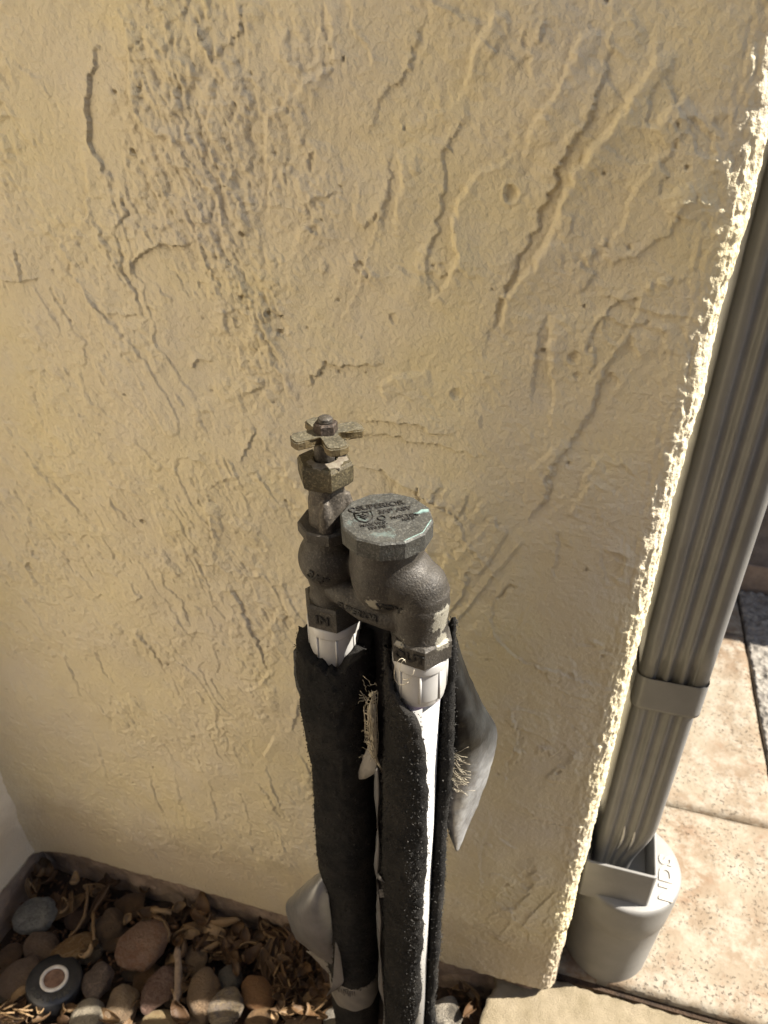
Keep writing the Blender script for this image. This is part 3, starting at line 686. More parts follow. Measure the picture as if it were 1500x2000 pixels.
# scuffs of bare metal at the foot
M_bare = m_tape('bare_aluminium', (.55, .56, .57), (.42, .42, .43), .35, .8)
for xa, ya in ((.2165, .0495), (.2262, .0500)):
    bm = bmesh.new()
    tube(bm, [(xa + .0015 * math.sin(q * 3), ya + .0012 + .004 * max(0, .5 - q), .262 - .045 * (1 - q)) for q in np.linspace(0, 1, 8)], [.0003 + .0012 * math.sin(math.pi * q) for q in np.linspace(0, 1, 8)], 8)
    bm_obj('scuff', bm, M_bare, ds, True)

# ------------------------------------------------------------------ drain adapter under it
ad = empty('drain_adapter', (.236, .082, 0)); tag(ad, 'grey plastic drain adapter with square collar that the downspout drops into', 'drain adapter')
cx, cy = .2365, .083
prof = [(.047, -.03), (.0475, .0), (.0485, .02), (.0503, .06), (.0515, .098), (.0520, .0995), (.0530, .101), (.0545, .125), (.0550, .148), (.0548, .1525), (.0535, .1548), (.0515, .1555)]
bm = bmesh.new(); lathe(bm, (cx, cy), prof, 96); bm_obj('round_body', bm, M_pot, ad, True, 0)
o = ad.children[-1]
# square collar: hollow box with thin rounded walls
bm = bmesh.new()
x0, x1, y0, y1, zb, zt, th = .1885, .2565, .0385, .1180, .1450, .2060, .0026
def rr(x0, x1, y0, y1, r):
    pts = []
    for cx_, cy_, a0 in ((x1 - r, y0 + r, 270), (x1 - r, y1 - r, 0), (x0 + r, y1 - r, 90), (x0 + r, y0 + r, 180)):
        for k in range(5): a = rad(a0 + 90 * k / 4); pts.append((cx_ + r * math.cos(a), cy_ + r * math.sin(a)))
    return pts
O, I = rr(x0, x1, y0, y1, .0035), rr(x0 + th, x1 - th, y0 + th, y1 - th, .002)
zb = .1478
rows = [[(.2225 + (x - .2225) * .6, .078 + (y - .078) * .6, zb) for x, y in O], [(x, y, zb) for x, y in O], [(x, y, zb + .0005) for x, y in O], [(x, y, zt - .0008) for x, y in O], [(x * .995 + .2225 * .005, y * .995 + .078 * .005, zt) for x, y in O], [(x, y, zt) for x, y in I], [(x, y, zt - .001) for x, y in I], [(x, y, .158) for x, y in I]]
link('collar', gridmesh('collar', np.array(rows), wrap=True), M_pot, ad, False)
# moulded letters on the lid
def text_mesh(txt, size, ext, bev=0.0, align='CENTER', sx=1.0):
    cu = bpy.data.curves.new('lettering', 'FONT'); cu.body = txt; cu.size = size; cu.extrude = ext; cu.bevel_depth = bev
    cu.align_x = align; cu.align_y = 'CENTER'; cu.resolution_u = 3; cu.space_character = sx; cu.offset = size * .022
    to = bpy.data.objects.new('tmp', cu); COL.objects.link(to); bpy.context.view_layer.update()
    dg = bpy.context.evaluated_depsgraph_get(); me = bpy.data.meshes.new_from_object(to.evaluated_get(dg))
    bpy.data.objects.remove(to); bpy.data.curves.remove(cu); me.materials.clear(); me.name = 'lettering'
    return me
me = text_mesh('NDS', .0255, .0008, .0002, sx=1.08); me.transform(Matrix.Translation((.2755, .075, .1558)) @ Matrix.Rotation(rad(88), 4, 'Z') @ Matrix.Diagonal((1, .72, 1, 1)))
link('lettering', me, M_dust, ad, False)

# ------------------------------------------------------------------ valve
IX, IY, OX, OY = -.014, -.090, .046, -.105
KX, KY = .0238, -.0995
vv = empty('antisiphon_valve', (IX, IY, .58)); tag(vv, 'dark weathered brass irrigation valve with cross handle, round cap and two outlets', 'valve')
def remeshed(build, voxel, smooth, mat, name, parent, namp=.0):
    bm = bmesh.new(); build(bm); me = bpy.data.meshes.new(name); bm.to_mesh(me); bm.free()
    o = bpy.data.objects.new(name, me); COL.objects.link(o)
    r = o.modifiers.new('r', 'REMESH'); r.mode = 'VOXEL'; r.voxel_size = voxel
    s = o.modifiers.new('s', 'SMOOTH'); s.iterations = smooth; s.factor = .5
    bpy.context.view_layer.update(); dg = bpy.context.evaluated_depsgraph_get()
    m2 = bpy.data.meshes.new_from_object(o.evaluated_get(dg)); bpy.data.objects.remove(o)
    m2.materials.clear(); m2.name = name
    return link(name, m2, mat, parent)
def ball(bm, c, r, sc=(1, 1, 1)):
    bmesh.ops.create_icosphere(bm, subdivisions=4, radius=1, matrix=Matrix.Translation(c) @ Matrix.Diagonal((r * sc[0], r * sc[1], r * sc[2], 1)))
def bodyb(bm):
    ball(bm, (IX, IY, .6350), .0195, (1, 1, .96))
    lathe(bm, (IX, IY), [(.0150, .640), (.0155, .657)], 40)
    lathe(bm, (IX, IY), [(.0165, .600), (.0140, .608), (.0135, .614), (.0150, .622)], 40)
    # cap chamber
    lathe(bm, (KX, KY), [(.012, .6180), (.0175, .624), (.0205, .632), (.0215, .642), (.0210, .655), (.0205, .668)], 48)
    # elbow to the outlet
    ball(bm, (.0445, -.1045, .6365), .0161, (1, 1, .95))
    lathe(bm, (.0456, -.1046), [(.0158, .606), (.0163, .636)], 40)
    ball(bm, (.035, -.102, .639), .0185)
    lathe(bm, (OX, OY), [(.0170, .597), (.0158, .606), (.0152, .612), (.0158, .620), (.0165, .628)], 40)
    # bridge
    tube(bm, [(IX, IY - .003, .6225), (-.002, -.100, .6185), (.012, -.1055, .6145), (.028, -.1075, .6130), (.042, -.106, .6150)], [.0105, .0092, .0088, .0092, .0105], 20)
body = remeshed(bodyb, .0010, 16, M_body, 'body', vv)
def bonnetb(bm):
    lathe(bm, (IX, IY), [(.0118, .655), (.0108, .668), (.0103, .676), (.0103, .6905)], 40)
    for a in (-75, 20, 150):
        c = Vector((IX + .0112 * math.cos(rad(a)), IY + .0112 * math.sin(rad(a)), .668)); 
        lathe(bm, (c.x, c.y), [(.0048, .655), (.0042, .672), (.0020, .680)], 12)
remeshed(bonnetb, .0008, 5, M_stem, 'bonnet', vv)
def ngon(bm, c, R, z0, z1, n, rot, ch=.0012):
    rings = [(R - ch * 1.2, z0), (R, z0 + ch), (R, z1 - ch), (R - ch * 1.2, z1)]
    lathe(bm, c, rings, n, True, rot)
camang = lambda x, y: math.atan2(CAM[1] - y, CAM[0] - x)
bm = bmesh.new(); ngon(bm, (IX, IY), .0180, .6540, .6615, 8, .35, .0009); bm_obj('bonnet_flange', bm, M_body, vv, False, .0006, 2)
bm = bmesh.new(); ngon(bm, (IX, IY), .0190, .5885, .6065, 6, camang(IX, IY) + rad(4), .0016); bm_obj('inlet_collar', bm, M_body, vv, False, .0009, 3)
bm = bmesh.new(); ngon(bm, (OX, OY), .0196, .5885, .6050, 6, camang(OX, OY) + rad(8), .0016); bm_obj('outlet_collar', bm, M_body, vv, False, .0009, 3)
# packing nut
bm = bmesh.new(); nr = camang(IX, IY) + rad(10)
lathe(bm, (IX, IY), [(.0118, .6868), (.0128, .6868), (.0158, .6895), (.0163, .6925), (.0163, .7000), (.0150, .7022), (.0070, .7022), (.0070, .698), (.0055, .698)], 6, True, nr)
bm_obj('packing_nut', bm, M_nut, vv, False, .0007, 3)
bm = bmesh.new()   # crust of sealant on top of the nut
n = 40; rin = []; rout = []
for k in range(n + 1):
    a = rad(-150 + 215 * k / n); ro = .0128 + .0012 * math.sin(a * 7) + .0006 * math.sin(a * 17); t = math.sin(math.pi * min(1, max(0, k / n))) ** .4
    rin.append(bm.verts.new((IX + .0074 * math.cos(a), IY + .0074 * math.sin(a), .7028))); rout.append(bm.verts.new((IX + (.0076 + (ro - .0076) * t) * math.cos(a), IY + (.0076 + (ro - .0076) * t) * math.sin(a), .7024)))
for k in range(n): bm.faces.new((rin[k], rout[k], rout[k + 1], rin[k + 1]))
r_ = bmesh.ops.extrude_face_region(bm, geom=bm.faces[:]); 
for v in r_['geom']:
    if isinstance(v, bmesh.types.BMVert): v.co.z -= .0012
bm_obj('sealant_crust', bm, M_paste, vv)
# stem
bm = bmesh.new(); lathe(bm, (IX, IY), [(.0056, .690), (.0056, .7115), (.0050, .7150)], 32); bm_obj('stem', bm, M_stem, vv, True)
# cross handle with four flat blades
hc = (IX + .0015, IY, 0)
pts = []; ha = rad(40)
for q in range(4):
    R = (.0205, .0196, .0196, .0200)[q]
    for da, r in ((-45, .0066), (-36, .0076), (-27, .0110), (-21.5, .0150), (-17, R * .94), (-12, R), (0, R * 1.03), (12, R), (17, R * .94), (21.5, .0150), (27, .0110), (36, .0076)):
        wv = 1 + .02 * math.sin(q * 5 + da)
        a = ha + rad(90 * q + da * (1.12 if abs(da) < 22 else 1)); pts.append((hc[0] + r * wv * math.cos(a), hc[1] + r * wv * math.sin(a)))
bm = bmesh.new(); prism(bm, pts, .7140, .7190)
me = bpy.data.meshes.new('handle')
bmesh.ops.bevel(bm, geom=[e for e in bm.edges if abs(e.verts[0].co.z - e.verts[1].co.z) < 1e-6], offset=.0007, segments=2, affect='EDGES')
# blades droop towards their tips
for v in bm.verts:
    d = math.hypot(v.co.x - hc[0], v.co.y - hc[1]); v.co.z -= 3.0 * max(0, d - .007) ** 2
bmesh.ops.recalc_face_normals(bm, faces=bm.faces[:]); bm.to_mesh(me); bm.free()
me.materials.append(M_hand); me.materials.append(M_gold)
for p in me.polygons:
    if abs(p.normal.z) < .75: p.material_index = 1
link('handle', me, None, vv, False)
bm = bmesh.new(); lathe(bm, (hc[0], hc[1]), [(.0066, .7186), (.0066, .7236), (.0059, .7245), (.0044, .7245)], 6, True, .5); bm_obj('handle_nut', bm, M_rust, vv, False, .0004, 2)
bm = bmesh.new(); lathe(bm, (hc[0], hc[1]), [(.0041, .724), (.0041, .7256), (.0038, .7260), (.0041, .7265), (.0035, .7272)], 24); bm_obj('stem_end', bm, M_stem, vv, True)
# twelve sided cap
bm = bmesh.new()
lathe(bm, (KX, KY), [(.0225, .6640), (.0250, .6645), (.0258, .6652), (.0258, .6752), (.0248, .6762)], 12, True, rad(8))
cap = bm_obj('cap', bm, M_cap, vv, False, .0006, 3)
capt = []
R30 = Matrix.Rotation(rad(30), 4, 'Z')
def captext(s, x, y, size, sx=1.0):
    me = text_mesh(s, size, .00025, .00006, 'LEFT', sx)
    me.transform(Matrix.Translation((KX, KY, .6763)) @ R30 @ Matrix.Translation((x, y, 0))); capt.append(me)
captext('SUPERIOR', -.0145, .0115, .0062, 1.0)
captext('3/4" ASV', -.0035, .0050, .0052, 1.0)
captext('MAX W.P.', -.0160, -.0055, .0034, 1.0)
captext('150 PSI', -.0125, -.0090, .0033, 1.0)
captext('MAX TEMP', .0020, -.0020, .0034, 1.0)
captext('180 F', .0070, -.0052, .0033, 1.0)
for me in capt: 
    o = link('lettering', me, M_let, None, False); o.parent = cap; o.matrix_parent_inverse = Matrix.Identity(4)
    # cap's own origin coincides with the valve's
bm = bmesh.new()   # shield outline and small round mark
def capp(x, y, z=.6766): v = R30 @ Vector((x, y, 0)); return (KX + v.x, KY + v.y, z)
sh = [(-.0165, .0075), (-.0165, .002), (-.0150, -.001), (-.0120, -.003), (-.0085, -.001), (-.0070, .002), (-.0070, .0075), (-.0095, .0068), (-.0118, .0078), (-.0140, .0068), (-.0165, .0075)]
tube(bm, [capp(*p) for p in sh], .00042, 6)
for p, q in (((-.0150, .005), (-.0120, .0035)), ((-.0120, .0035), (-.0088, .005)), ((-.0142, .003), (-.0120, .001)), ((-.0120, .001), (-.0095, .003)), ((-.0120, .006), (-.0118, .000))):
    tube(bm, [capp(*p), capp((p[0] + q[0]) / 2, (p[1] + q[1]) / 2), capp(*q)], .0004, 6)
tube(bm, [capp(-.0030 + .0021 * math.cos(t), -.0008 + .0021 * math.sin(t)) for t in np.linspace(0, 6.2, 16)], .00038, 6)
tube(bm, [capp(-.0168 + .0018 * math.cos(t), .0110 + .0020 * math.sin(t)) for t in np.linspace(.5, 5.6, 14)], .00038, 6)
o = bm_obj('shield_mark', bm, M_let, None, True); o.parent = cap; o.matrix_parent_inverse = Matrix.Identity(4)
# green white lime line along the cap's rim
M_lime = simple('lime_crust', (.18, .26, .24), (.11, .17, .155), 300, .85, 600, .0004)
bm = bmesh.new()
def rim(a, R=.0243): return (KX + R * math.cos(a), KY + R * math.sin(a), .6760)
pl = [Vector(rim(rad(8 + 30 * k))) for k in (-2, -1, 0)]; line = []
for p, q in zip(pl, pl[1:]): line += [tuple(p.lerp(q, t)) for t in np.linspace(0, .94, 8)]
tube(bm, line + [tuple(pl[-1])], [.0003 + .0003 * random.random() for _ in range(17)], 6)
pl2 = [Vector(rim(rad(30), .0238)), Vector(rim(rad(31), .0205)), Vector(rim(rad(26), .0175)), Vector(rim(rad(28), .0145))]
tube(bm, [(p.x, p.y, .6761) for p in pl2], [.0011, .0014, .0010, .0004], 8)
o = bm_obj('lime_crust', bm, M_lime, None, True); o.parent = cap; o.matrix_parent_inverse = Matrix.Identity(4)
# raised letters on the castings
def cast_text(txt, size, base, n, up, objs, ext=.0008, sx=1.0, tilt=0, mat=None):
    n = Vector(n).normalized(); up = Vector(up); up = (up - n * up.dot(n)).normalized(); right = up.cross(n)
    q = Matrix.Rotation(rad(tilt), 3, n); up = q @ up; right = q @ right
    me = text_mesh(txt, size, .0002, .00005, 'CENTER', sx)
    V = []; Fs = []
    for o in objs:
        k = len(V); V += [tuple(v.co) for v in o.data.vertices]; Fs += [tuple(i + k for i in p.vertices) for p in o.data.polygons]
    tree = BVHTree.FromPolygons(V, Fs); base = Vector(base)
    for v in me.vertices:
        o_ = base + right * v.co.x + up * v.co.y + n * .03
        h, nn, _, _ = tree.ray_cast(o_, -n, .06)
        p = h if h is not None else base + right * v.co.x + up * v.co.y
        v.co = p + n * (ext * (1 if v.co.z > 0 else -1))
    return link('lettering', me, mat or M_let, vv, False)
def kid(name): return [c for c in vv.children if c.name.startswith(name)][0]
ca = camang(IX, IY); co_ = camang(OX, OY)
tl = Vector((math.cos(ca - .45), math.sin(ca - .45), .15))
cast_text('3/4"', .0085, Vector((IX, IY, .629)) + tl * .017, tl, (0, 0, 1), [body], tilt=-22)
cast_text('SUPERIOR', .0056, (.0095, -.114, .6160), (.20, -1, .30), (0, 0, 1), [body], tilt=-8)
cast_text('VOY', .0072, (.031, -.124, .6280), (.15, -1, .1), (0, 0, 1), [body], tilt=-4)
for nm, ang, base, t in (('inlet_collar', ca + rad(4 - 30), (IX, IY, .5975), 'IN'), ('outlet_collar', co_ + rad(8 - 30), (OX, OY, .5970), 'OUT')):
    n_ = (math.cos(ang), math.sin(ang), 0); b_ = Vector(base) + Vector(n_) * .016
    cast_text(t, .0088, b_, n_, (0, 0, 1), [kid(nm)])

# ------------------------------------------------------------------ pvc pipes
def pvc(name, x, y, rot, label, zb):
    r = empty(name, (x, y, -.05)); tag(r, label, 'pipe')
    bm = bmesh.new(); z = .5895
    lathe(bm, (x, y), [(.0150, z), (.0168, z), (.0171, z - .0003), (.0172, z - .0008), (.0172, z - .0062), (.0171, z - .0068), (.0166, z - .0074), (.0164, z - .0078)], 48, True)
    bm_obj('threaded_rim', bm, M_pvc, r, True)
    bm = bmesh.new()
    lathe(bm, (x, y), [(.0163, z - .0072), (.0163, z - .0076), (.0164, z - .0180), (.0164, z - .0290), (.0163, z - .0296), (.0159, z - .0308), (.0158, z - .0312), (.0157, z - .0335), (.0154, z - .0342), (.0140, z - .0345)], 48, True, rot)
    bm_obj('adapter', bm, M_pvc, r, True)
    bm = bmesh.new()
    for k in range(8):
        a = rot + 2 * math.pi * k / 8
        tube(bm, [(x + .0164 * math.cos(a), y + .0164 * math.sin(a), z - .008), (x + .0164 * math.cos(a), y + .0164 * math.sin(a), z - .030)], .0008, 8)
    bm_obj('adapter_rib', bm, M_pvc, r, True)
    bm = bmesh.new(); lathe(bm, (x, y), [(.01335, -.06), (.01335, z - .03)], 48); bm_obj('tube', bm, M_pvc, r, True)
    bm = bmesh.new(); n = 40; zz0 = z - .0348
    lo = []; hi = []
    for k in range(n + 1):
        a = camang(x, y) - 1.2 + 2.6 * k / n; q = .004 + .0025 * math.sin(a * 3 + 1)
        hi.append(bm.verts.new((x + .01352 * math.cos(a), y + .01352 * math.sin(a), zz0))); lo.append(bm.verts.new((x + .01352 * math.cos(a), y + .01352 * math.sin(a), zz0 - q)))
    for k in range(n): bm.faces.new((hi[k], lo[k], lo[k + 1], hi[k + 1]))
    bm_obj('primer_stain', bm, M_primer, r, True)
    return r
pvc('inlet_pipe', IX, IY, ca + rad(2), 'white plastic pipe mostly hidden in the left foam sleeve', .57)
pvc('outlet_pipe', OX, OY, co_ + rad(2), 'white plastic pipe showing through the split right foam sleeve', .55)

# ------------------------------------------------------------------ foam sleeves
def sleeve(name, x, y, zlist, a0f, a1f, rinf, routf, topf, seed, parent, nang=150, amp=.0016, drift=None):
    rows = []
    for z in zlist:
        a0, a1 = a0f(z), a1f(z); ri, ro = rinf(z), routf(z)
        mid = (ri + ro) / 2; hw = (ro - ri) / 2
        pts = []
        for k in range(nang): a = a0 + (a1 - a0) * k / (nang - 1); pts.append((a, ro))
        for k in range(1, 8): t = math.pi * k / 8; pts.append((a1 + math.sin(t) * hw / mid, mid + math.cos(t) * hw))
        for k in range(nang // 3): a = a1 + (a0 - a1) * k / (nang // 3 - 1); pts.append((a, ri))
        for k in range(1, 8): t = math.pi * k / 8; pts.append((a0 - math.sin(t) * hw / mid, mid - math.cos(t) * hw))
        rows.append(pts)
    R = np.array(rows); Z = np.repeat(np.array(zlist)[:, None], R.shape[1], 1)
    X = R[..., 1] * np.cos(R[..., 0]); Y = R[..., 1] * np.sin(R[..., 0])
    n = (fbm(X, Y, Z, s=.0032, o=3, seed=seed) - .5) * amp * 1.5 + (fbm(X, Y, Z, s=.035, o=2, seed=seed + 5) - .5) * .004
    n = np.where(R[..., 1] > (R[..., 1].max() + R[..., 1].min()) / 2, n, n * .2)
    k = (R[..., 1] + n) / R[..., 1]; X, Y = X * k, Y * k
    if topf is not None:
        top = topf(R[..., 0]); zt = zlist[-1]; t = np.clip((Z - (zt - .06)) / .06, 0, 1); Z = Z + t * (top - zt)
    dx, dy = (drift(Z) if drift else (0, 0))
    A = np.stack([X + x + dx, Y + y + dy, Z], -1)
    # close the top between the outer and the inner skin
    me = gridmesh(name, A, wrap=True)
    bm = bmesh.new(); bm.from_mesh(me)
    bm.verts.ensure_lookup_table(); m = A.shape[1]; base = (A.shape[0] - 1) * m
    Ni = nang // 3
    inner = [base + nang + 7 + q for q in range(Ni)]
    for q in range(Ni - 1):
        o1 = base + round((nang - 1) * (1 - q / (Ni - 1))); o2 = base + round((nang - 1) * (1 - (q + 1) / (Ni - 1)))
        fan = [bm.verts[t] for t in range(o2, o1 + 1)]
        try: bm.faces.new([bm.verts[inner[q]]] + fan[::-1] + [bm.verts[inner[q + 1]]])
        except ValueError: pass
    for st_ in (base + nang - 1, base + nang + 7 + Ni - 1):
        pass
    bmesh.ops.recalc_face_normals(bm, faces=bm.faces[:]); bm.to_mesh(me); bm.free()
    return link(name, me, M_foam, parent)
M_fuzz = simple('foam_fuzz', (.018, .018, .018), (.055, .052, .047), 200, .95, 100, 0, spec=.1)
def fuzz(o, n, parent, seed, size=.0011):
    me = o.data; rs = np.random.RandomState(seed)
    co = np.empty(len(me.vertices) * 3, np.float32); me.vertices.foreach_get('co', co); co = co.reshape(-1, 3)
    no = np.empty(len(me.vertices) * 3, np.float32); me.vertex_normals.foreach_get('vector', no); no = no.reshape(-1, 3)
    idx = rs.randint(0, len(co), n); P0 = co[idx] + rs.normal(size=(n, 3)) * .0008; D = no[idx] + rs.normal(size=(n, 3)) * .6; D /= np.linalg.norm(D, axis=1, keepdims=True)
    T = np.cross(D, rs.normal(size=(n, 3))); T /= np.linalg.norm(T, axis=1, keepdims=True)
    L = size * (.4 + rs.rand(n, 1)); W = .00028 + .0004 * rs.rand(n, 1)
    V = np.stack([P0 - T * W, P0 + T * W, P0 + D * L], 1).reshape(-1, 3)
    F_ = np.arange(3 * n).reshape(-1, 3)
    m_ = bpy.data.meshes.new('foam_fuzz'); m_.from_pydata(V.tolist(), [], F_.tolist()); m_.update()
    tag(link('foam_fuzz', m_, M_fuzz, parent, False), kind='stuff')
fs = empty('foam_sleeve', (IX, IY, -.04)); tag(fs, 'black foam sleeve around the left pipe, wrapped in torn silver tape', 'pipe insulation', 'foam sleeves on the two pipes')
def topL(a):
    r_ = ((a - ca + math.pi) % (2 * math.pi)) - math.pi
    return .5655 + .010 * sstep(.1, 1.3, r_) - .006 * np.exp(-((r_ + .15) / .35) ** 2) + .004 * sstep(-.9, -1.5, r_) + (noise(a * 6, a * 0, s=1, seed=5) - .5) * .006
zl = list(np.arange(.222, .571, .0022))
fz1 = sleeve('upper_foam', IX, IY, zl, lambda z: ca + math.pi + .01, lambda z: ca + 3 * math.pi - .01, lambda z: .0150, lambda z: .0242 + .0012 * math.sin(z * 40) + .0016 * float(sstep(.530, .536, z)) - .0012 * float(np.exp(-((z - .525) / .006) ** 2)), topL, 11, fs)
zl = list(np.arange(.147, .2300, .0022))
fz2 = sleeve('lower_foam', IX, IY, zl, lambda z: ca + math.pi + .01, lambda z: ca + 3 * math.pi - .01, lambda z: .0150, lambda z: .0228 + .0004 * math.sin(z * 60) + .0008 * float(sstep(.12, .20, z)), None, 12, fs)
zl = list(np.arange(-.06, .112, .003))
sleeve('ground_foam', IX, IY, zl, lambda z: ca + math.pi + .01, lambda z: ca + 3 * math.pi - .01, lambda z: .0150, lambda z: .0225, None, 13, fs)
fr = empty('foam_sleeve', (OX, OY, -.04)); tag(fr, 'black foam sleeve split open along the right white pipe', 'pipe insulation', 'foam sleeves on the two pipes')
EZ = [-.06, .03, .08, .14, .17, .20, .225, .25, .29, .345, .38, .42, .455, .49, .52, .540, .553, .565, .575, .590, .610]
EA = [4, 4, 3, 3, 9, 15, 11, 8, 13, 9, 12, 14, 9, 8, 4, -4, -18, -42, -62, -78, -84]
LA = [92, 92, 92, 92, 90, 88, 88, 88, 88, 88, 88, 90, 88, 86, 86, 86, 88, 90, 94, 100, 108]
zl = list(np.arange(-.06, .606, .0022))
nz = fbm(np.array(zl), np.zeros(len(zl)), s=.012, o=3, seed=77) - .5; nzd = {round(z, 5): v for z, v in zip(zl, nz)}
fz3 = sleeve('split_foam', OX, OY, zl, lambda z: co_ + rad(float(np.interp(z, EZ, LA)) + 3 * math.sin(z * 47) + 4), lambda z: co_ + 2 * math.pi + rad(float(np.interp(z, EZ, EA)) + 9 * nzd[round(z, 5)] + 0.0),
       lambda z: .0148 if z < .55 else .0148 + .0035 * min(1, (z - .55) / .01), lambda z: .0222 + .0016 * float(sstep(.56, .45, z)), lambda a: .594 + (noise(a * 5, a * 0, s=1, seed=9) - .5) * .010 + .012 * sstep(co_ + rad(150), co_ + rad(100), a), 15, fr)

fuzz(fz1, 26000, fs, 1); fuzz(fz2, 9000, fs, 2); fuzz(fz3, 36000, fr, 3)
# ------------------------------------------------------------------ tape: flaps, strips, band
def patch(name, rows, mat, parent, nu=26, nv=30, bulge=0.0, wr=.0006, thick=.0005, seed=1, matb=None, bdir=None):
    """rows: list of 3D polylines (same length) -> smooth sheet through them"""
    A = np.array(rows, float)                      # (k, m, 3)
    def resample(A, n, axis):
        A = np.moveaxis(A, axis, 0); k = A.shape[0]; t = np.linspace(0, k - 1, n); out = []
        for q in t:
            i = int(min(math.floor(q), k - 2)); f = q - i
            p0 = A[max(i - 1, 0)]; p1 = A[i]; p2 = A[i + 1]; p3 = A[min(i + 2, k - 1)]
            out.append(.5 * ((2 * p1) + (-p0 + p2) * f + (2 * p0 - 5 * p1 + 4 * p2 - p3) * f * f + (-p0 + 3 * p1 - 3 * p2 + p3) * f ** 3))
        return np.moveaxis(np.array(out), 0, axis)
    A = resample(resample(A, nu, 0), nv, 1)
    du = np.gradient(A, axis=0); dv = np.gradient(A, axis=1); N = np.cross(du, dv); N /= np.linalg.norm(N, axis=-1, keepdims=True) + 1e-9
    n = (fbm(A[..., 0], A[..., 1], A[..., 2], s=.012, o=3, seed=seed) - .5) * wr * 2
    n = n + (fbm(A[..., 0], A[..., 1], A[..., 2] * .6, s=.0045, o=2, seed=seed + 9) - .5) * wr * 1.1
    A = A + N * n[..., None]
    me = gridmesh(name, A)
    bm = bmesh.new(); bm.from_mesh(me)
    bmesh.ops.recalc_face_normals(bm, faces=bm.faces[:])
    bmesh.ops.solidify(bm, geom=bm.faces[:], thickness=thick); bm.to_mesh(me); bm.free()
    return link(name, me, mat, parent)
def pp(px, py, y): return tuple(P(px, py, 1, y))
# large flap right of the outlet pipe; black tape, its lit silver sheen painted into the lower part
flap_rows = [
 [pp(874,1212,-.083), pp(877,1212,-.083), pp(881,1215,-.082), pp(884,1218,-.081)],
 [pp(868,1290,-.090), pp(885,1288,-.090), pp(899,1292,-.084), pp(908,1295,-.070)],
 [pp(866,1370,-.092), pp(893,1367,-.093), pp(920,1366,-.086), pp(940,1368,-.066)],
 [pp(866,1440,-.092), pp(900,1440,-.095), pp(936,1436,-.088), pp(971,1430,-.062)],
 [pp(866,1510,-.092), pp(898,1515,-.094), pp(930,1512,-.087), pp(958,1500,-.062)],
 [pp(868,1580,-.092), pp(888,1585,-.093), pp(912,1580,-.086), pp(938,1560,-.062)],
 [pp(876,1625,-.090), pp(888,1628,-.091), pp(902,1620,-.086), pp(917,1610,-.068)],
 [pp(890,1660,-.086), pp(892,1662,-.086), pp(894,1662,-.085), pp(896,1660,-.084)]]
M_flap = Mt('half_stuck_tape', .42, .45, .5)
z_ = M_flap.N('ShaderNodeSeparateXYZ'); M_flap.t.links.new(M_flap.co, z_.inputs[0])
wav = M_flap.math('ADD', z_.outputs[2], M_flap.math('MULTIPLY', M_flap.noise(40, 4), .05))
mask = M_flap.ramp(M_flap.math('MULTIPLY', wav, 1.0), [(.475, 0.), (.515, 1.)])
ck = M_flap.mix(M_flap.ramp(M_flap.noise(30, 4), [(.4, 0.), (.65, 1.)]), (.008, .008, .008), (.034, .036, .036))
sv = M_flap.mix(M_flap.ramp(M_flap.noise(60, 5, .7), [(.4, 0.), (.65, 1.)]), (.34, .35, .36), (.17, .17, .175))
M_flap.color(M_flap.mix(mask, sv, ck)).bump(M_flap.noise(90, 4), .001)
patch('tape_flap', flap_rows, M_flap.m, fr, 70, 50, wr=.0006, seed=3)
bk = []
for z in np.linspace(.04, .604, 24): bk.append([(.000, -.079, z), (.010, -.084 - .003 * math.sin(z * 50), z), (.021, -.086 + .003 * math.sin(z * 37), z), (.032, -.090, z)])
patch('dark_backing', bk, M_tapeb, fr, 120, 12, wr=.0022, seed=41)
# curled silver tape low on the left sleeve
curl = [
 [pp(636,1690,-.098), pp(625,1702,-.098), pp(612,1712,-.095), pp(600,1722,-.090)],
 [pp(640,1730,-.108), pp(615,1735,-.112), pp(588,1745,-.106), pp(565,1755,-.092)],
 [pp(646,1780,-.112), pp(615,1785,-.120), pp(585,1785,-.116), pp(558,1775,-.098)],
 [pp(652,1835,-.112), pp(625,1845,-.118), pp(595,1835,-.114), pp(566,1806,-.100)],
 [pp(655,1890,-.108), pp(640,1880,-.106), pp(612,1862,-.100), pp(578,1835,-.094)]]
patch('curled_tape', curl, M_tape, fs, 34, 30, wr=.0005, seed=6)
fold = [
 [pp(650,1848,-.104), pp(636,1856,-.103), pp(618,1860,-.100), pp(598,1858,-.098)],
 [pp(652,1880,-.100), pp(640,1882,-.099), pp(628,1876,-.098), pp(612,1870,-.096)],
 [pp(652,1915,-.098), pp(648,1910,-.098), pp(642,1902,-.096), pp(634,1894,-.095)]]
patch('folded_tape', fold, M_tapeg, fs, 16, 16, wr=.0003, seed=8)
tip = [
 [pp(655,1840,-.118), pp(660,1850,-.118), pp(664,1860,-.117)],
 [pp(652,1890,-.116), pp(662,1900,-.117), pp(670,1905,-.116)],
 [pp(648,1925,-.114), pp(657,1925,-.115), pp(668,1922,-.115)],
 [pp(637,1946,-.110), pp(638,1945,-.110), pp(640,1944,-.110)]]
patch('tape_tip', tip, M_tape, fs, 20, 10, wr=.0003, seed=9)
# band of tape at the foot of the left sleeve
bm = bmesh.new(); rows = []
for z in np.linspace(.106, .1500, 16):
    rows.append([(IX + (.0238 + .0004 * math.sin(a * 9 + z * 300)) * math.cos(a), IY + (.0238 + .0004 * math.sin(a * 9 + z * 300)) * math.sin(a), z + .0012 * math.sin(a * 3)) for a in np.linspace(0, 2 * math.pi, 80, endpoint=False)])
bm.free(); band = link('tape_band', gridmesh('tape_band', np.array(rows), wrap=True), M_tapeg, fs)
